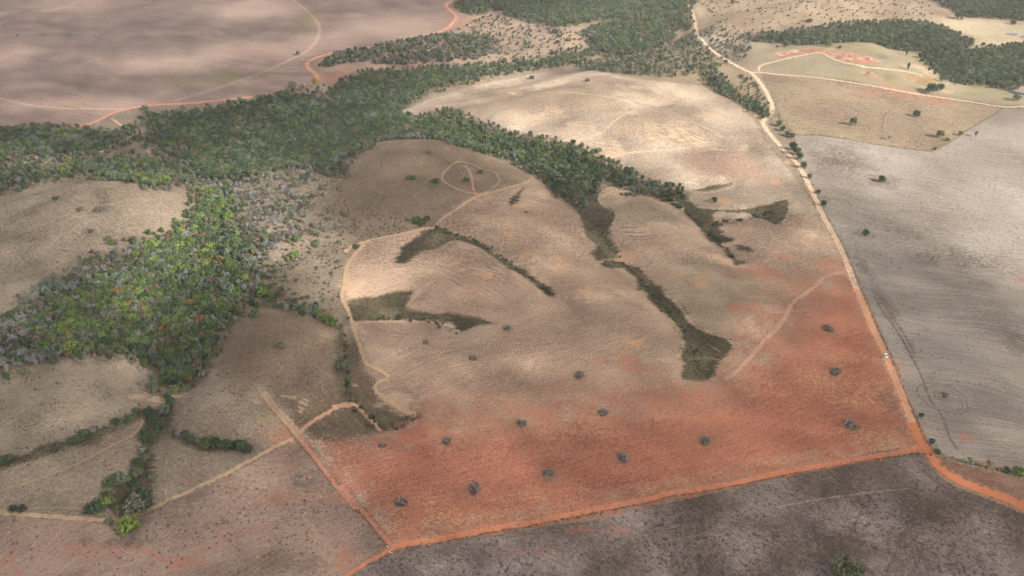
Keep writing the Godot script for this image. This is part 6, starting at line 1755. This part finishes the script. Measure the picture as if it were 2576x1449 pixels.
func build_clouds() -> void:        # broken cumulus above and to the right of the drone, whose shadows lie on the land
	var puff := SphereMesh.new()
	puff.radius = 1.0
	puff.height = 2.0
	puff.radial_segments = 8
	puff.rings = 4
	var vapour := mat(lin(0.90, 0.90, 0.90), 1.0)
	vapour.backlight_enabled = true
	vapour.backlight = Color(1, 1, 1)
	var lift := CLOUD_Y / sun_dir.y
	var sets := {}
	var step := 8.0
	for j in int(1500 / step):
		for i in int(2300 / step):
			var x := -1150.0 + (i + rng.randf()) * step
			var z := -1400.0 + (j + rng.randf()) * step
			var open := 0.0
			for g in SUN_GAPS:
				var dx: float = (x - g[0]) / (g[2] * 1.25)
				var dz: float = (z - g[1]) / (g[3] * 1.25)
				open += 1.25 * g[4] * exp(-(dx * dx + dz * dz) * 1.1)
			var cover := 1.0 - minf(open, 1.0)
			if cover < 0.08: continue
			var r := 5.1 * sqrt(cover)
			var key := Vector2i(int(floor(x / 600.0)), int(floor(z / 500.0)))
			if not sets.has(key): sets[key] = []
			var p := Vector3(x, 0, z) + sun_dir * lift + Vector3(0, rng.randf_range(-10, 10), 0)
			sets[key].append(Transform3D(Basis(Vector3.UP, rng.randf() * TAU).scaled_local(Vector3(r, r * 0.55, r)), p))
	for key in sets:
		var mm := MultiMesh.new()
		mm.transform_format = MultiMesh.TRANSFORM_3D
		mm.mesh = puff
		mm.instance_count = sets[key].size()
		for i in sets[key].size(): mm.set_instance_transform(i, sets[key][i])
		var o := MultiMeshInstance3D.new()
		o.name = numbered("cloud")
		o.multimesh = mm
		o.material_override = vapour
		add_child(o)
		tag(o, "white cumulus cloud drifting high above the fields", "cloud", "", "structure")


const CLOUD_Y := 620.0
var cam: Camera3D

func _ready() -> void:
	# camera, sky, sun, exposure
	cam = Camera3D.new()
	cam.name = "camera"
	cam.fov = 44.5
	cam.near = 1.0
	cam.far = 12000.0
	add_child(cam)
	cam.position = Vector3(0, 320, 0)
	cam.rotation_degrees = Vector3(-38.5, 0, 0)
	cam.current = true
	var sky := ProceduralSkyMaterial.new()
	sky.sky_top_color = Color(0.73, 0.745, 0.77)
	sky.sky_horizon_color = Color(0.88, 0.87, 0.855)
	sky.sky_curve = 0.12
	sky.ground_bottom_color = Color(0.42, 0.36, 0.30)
	sky.ground_horizon_color = Color(0.72, 0.72, 0.72)
	sky.energy_multiplier = 1.05
	var env := Environment.new()
	env.background_mode = Environment.BG_SKY
	env.sky = Sky.new()
	env.sky.sky_material = sky
	env.tonemap_mode = Environment.TONE_MAPPER_LINEAR
	env.tonemap_exposure = 1.9
	env.fog_enabled = true
	env.fog_density = 0.00011
	env.fog_light_color = Color(0.92, 0.90, 0.88)
	env.sdfgi_enabled = true
	env.ssao_enabled = true
	env.ssil_enabled = true
	var world := WorldEnvironment.new()
	world.name = "world_environment"
	world.environment = env
	add_child(world)
	sun_dir = Vector3(0.80, 0.0, 0.36).normalized() * cos(deg_to_rad(33.0)) + Vector3.UP * sin(deg_to_rad(33.0))
	var sun := DirectionalLight3D.new()
	sun.name = "sun"
	sun.light_color = Color(1.0, 0.985, 0.96)
	sun.light_energy = 1.6
	sun.light_angular_distance = 1.0
	sun.shadow_enabled = true
	add_child(sun)
	sun.look_at_from_position(sun_dir * 100.0, Vector3.ZERO, Vector3.UP)
	rng.seed = 20240611
	var t0 := Time.get_ticks_msec()
	# the land
	build_heights()
	print("heights ", Time.get_ticks_msec() - t0)
	paint_ground()
	print("paint ", Time.get_ticks_msec() - t0)
	var all := PackedVector2Array([Vector2(GX0, GZ0), Vector2(GX1, GZ0), Vector2(GX1, GZ1), Vector2(GX0, GZ1)])
	var inner := PackedVector2Array([Vector2(-840, -1260), Vector2(840, -1260), Vector2(840, SPLIT), Vector2(410, SPLIT), Vector2(410, -110), Vector2(-410, -110), Vector2(-410, SPLIT), Vector2(-840, SPLIT)])
	var ground := sheet("ground", inner, 0.0)
	tag(ground, "dry brown pasture land between fields and woods", "", "", "structure")
	var rim := SurfaceTool.new()
	rim.begin(Mesh.PRIMITIVE_TRIANGLES)
	for hole in [[-6000, -6000, 6000, -1340], [-6000, -60, 6000, 6000], [-6000, -1340, -960, -60], [960, -1340, 6000, -60]]:
		var a := Vector3(hole[0], 0, hole[1])
		var c := Vector3(hole[2], 0, hole[3])
		for q in [a, Vector3(c.x, 0, a.z), c, a, c, Vector3(a.x, 0, c.z)]:
			rim.set_normal(Vector3.UP)
			rim.add_vertex(q)
	for j in NZ - 1:
		for i in NX - 1:
			var x := float(GX0 + i * GS)
			var z := float(GZ0 + j * GS)
			if x >= -840 and x < 840 and z >= -1260 and z < SPLIT: continue
			if x >= -410 and x < 410 and z >= SPLIT and z < -110: continue
			for q in [Vector2(x, z), Vector2(x + GS, z), Vector2(x, z + GS), Vector2(x + GS, z), Vector2(x + GS, z + GS), Vector2(x, z + GS)]:
				rim.set_normal(nrm(q.x, q.y))
				rim.add_vertex(at(q.x, q.y))
	rim.set_material(ground_mats[NT])
	var far := part("far_land", rim.commit(), null, self)
	tag(far, "dry land beyond the fields, out to the horizon", "", "", "structure")
	var fields := [["pivot_field", "irrigated_field", "irrigated circle field in mauve grey soil at upper left", false], ["stubble_field_far", "stubble_field", "pale sunlit stubble field in front of the forest", false], ["stubble_field", "stubble_field", "large tan stubble field in the middle", true], ["grey_field", "grey_field", "pale grey harvested field right of the road", true], ["fallow_field", "fallow_field", "dark fallow field along the bottom", true], ["verge_field", "fallow_field", "brown strip of land right of the junction", true], ["weedy_field", "weedy_field", "pinkish weedy field at lower left", true], ["pasture_right", "pasture_field", "dry pasture between road and grey field", false], ["green_pasture", "pasture_field", "greenish pasture with quarry pits", false]]
	for f in fields:
		tag(sheet(f[1], sharp(f[0]) if f[3] else region(f[0]), 0.05), f[2], "", "", "structure")
	tag(sheet("ploughed_field", sharp("ploughed_field"), 0.10), "red ploughed field with brush piles", "", "", "structure")
	for g in GULLIES:
		tag(sheet("gully_ground", curve(pts(g[1]), true, 3), 0.15), g[0], "", "", "structure")
	print("sheets ", Time.get_ticks_msec() - t0)
	for i in ROADS.size():
		var r: Array = ROADS[i]
		tag(ribbon(r[0], curve(pts(r[4]), false, 5), r[2], 0.22 + 0.012 * i), r[1], "", "", "structure")
	var water := mat(lin(0.05, 0.07, 0.10), 0.05)
	water.metallic_specular = 0.5
	var pl := ["small blue pond above the sandy bank at the top right", "blue pond cut by the right edge of the picture", "grey blue pond behind the trees at the right edge"]
	for i in PONDS.size():
		var w := sheet("pond_water", curve(pts(PONDS[i]), true, 4), 0.25)
		w.material_override = water
		tag(w, pl[i], "", "", "structure")
	print("roads ", Time.get_ticks_msec() - t0)
	# what stands on it
	make_plants()
	build_plants()
	print("plants ", Time.get_ticks_msec() - t0)
	build_piles()
	car("car", "small white hatchback driving on the dirt road beside the red field", at(CAR[0], CAR[1], 0.3), CAR[2] - PI / 2)
	car("car", "white car parked on bare earth beside the far salmon road", at(FAR_CAR[0], FAR_CAR[1], 0.05), 2.6)
	cow()
	pivot_machine()
	gate_posts()
	build_clouds()
	print("done ", Time.get_ticks_msec() - t0)
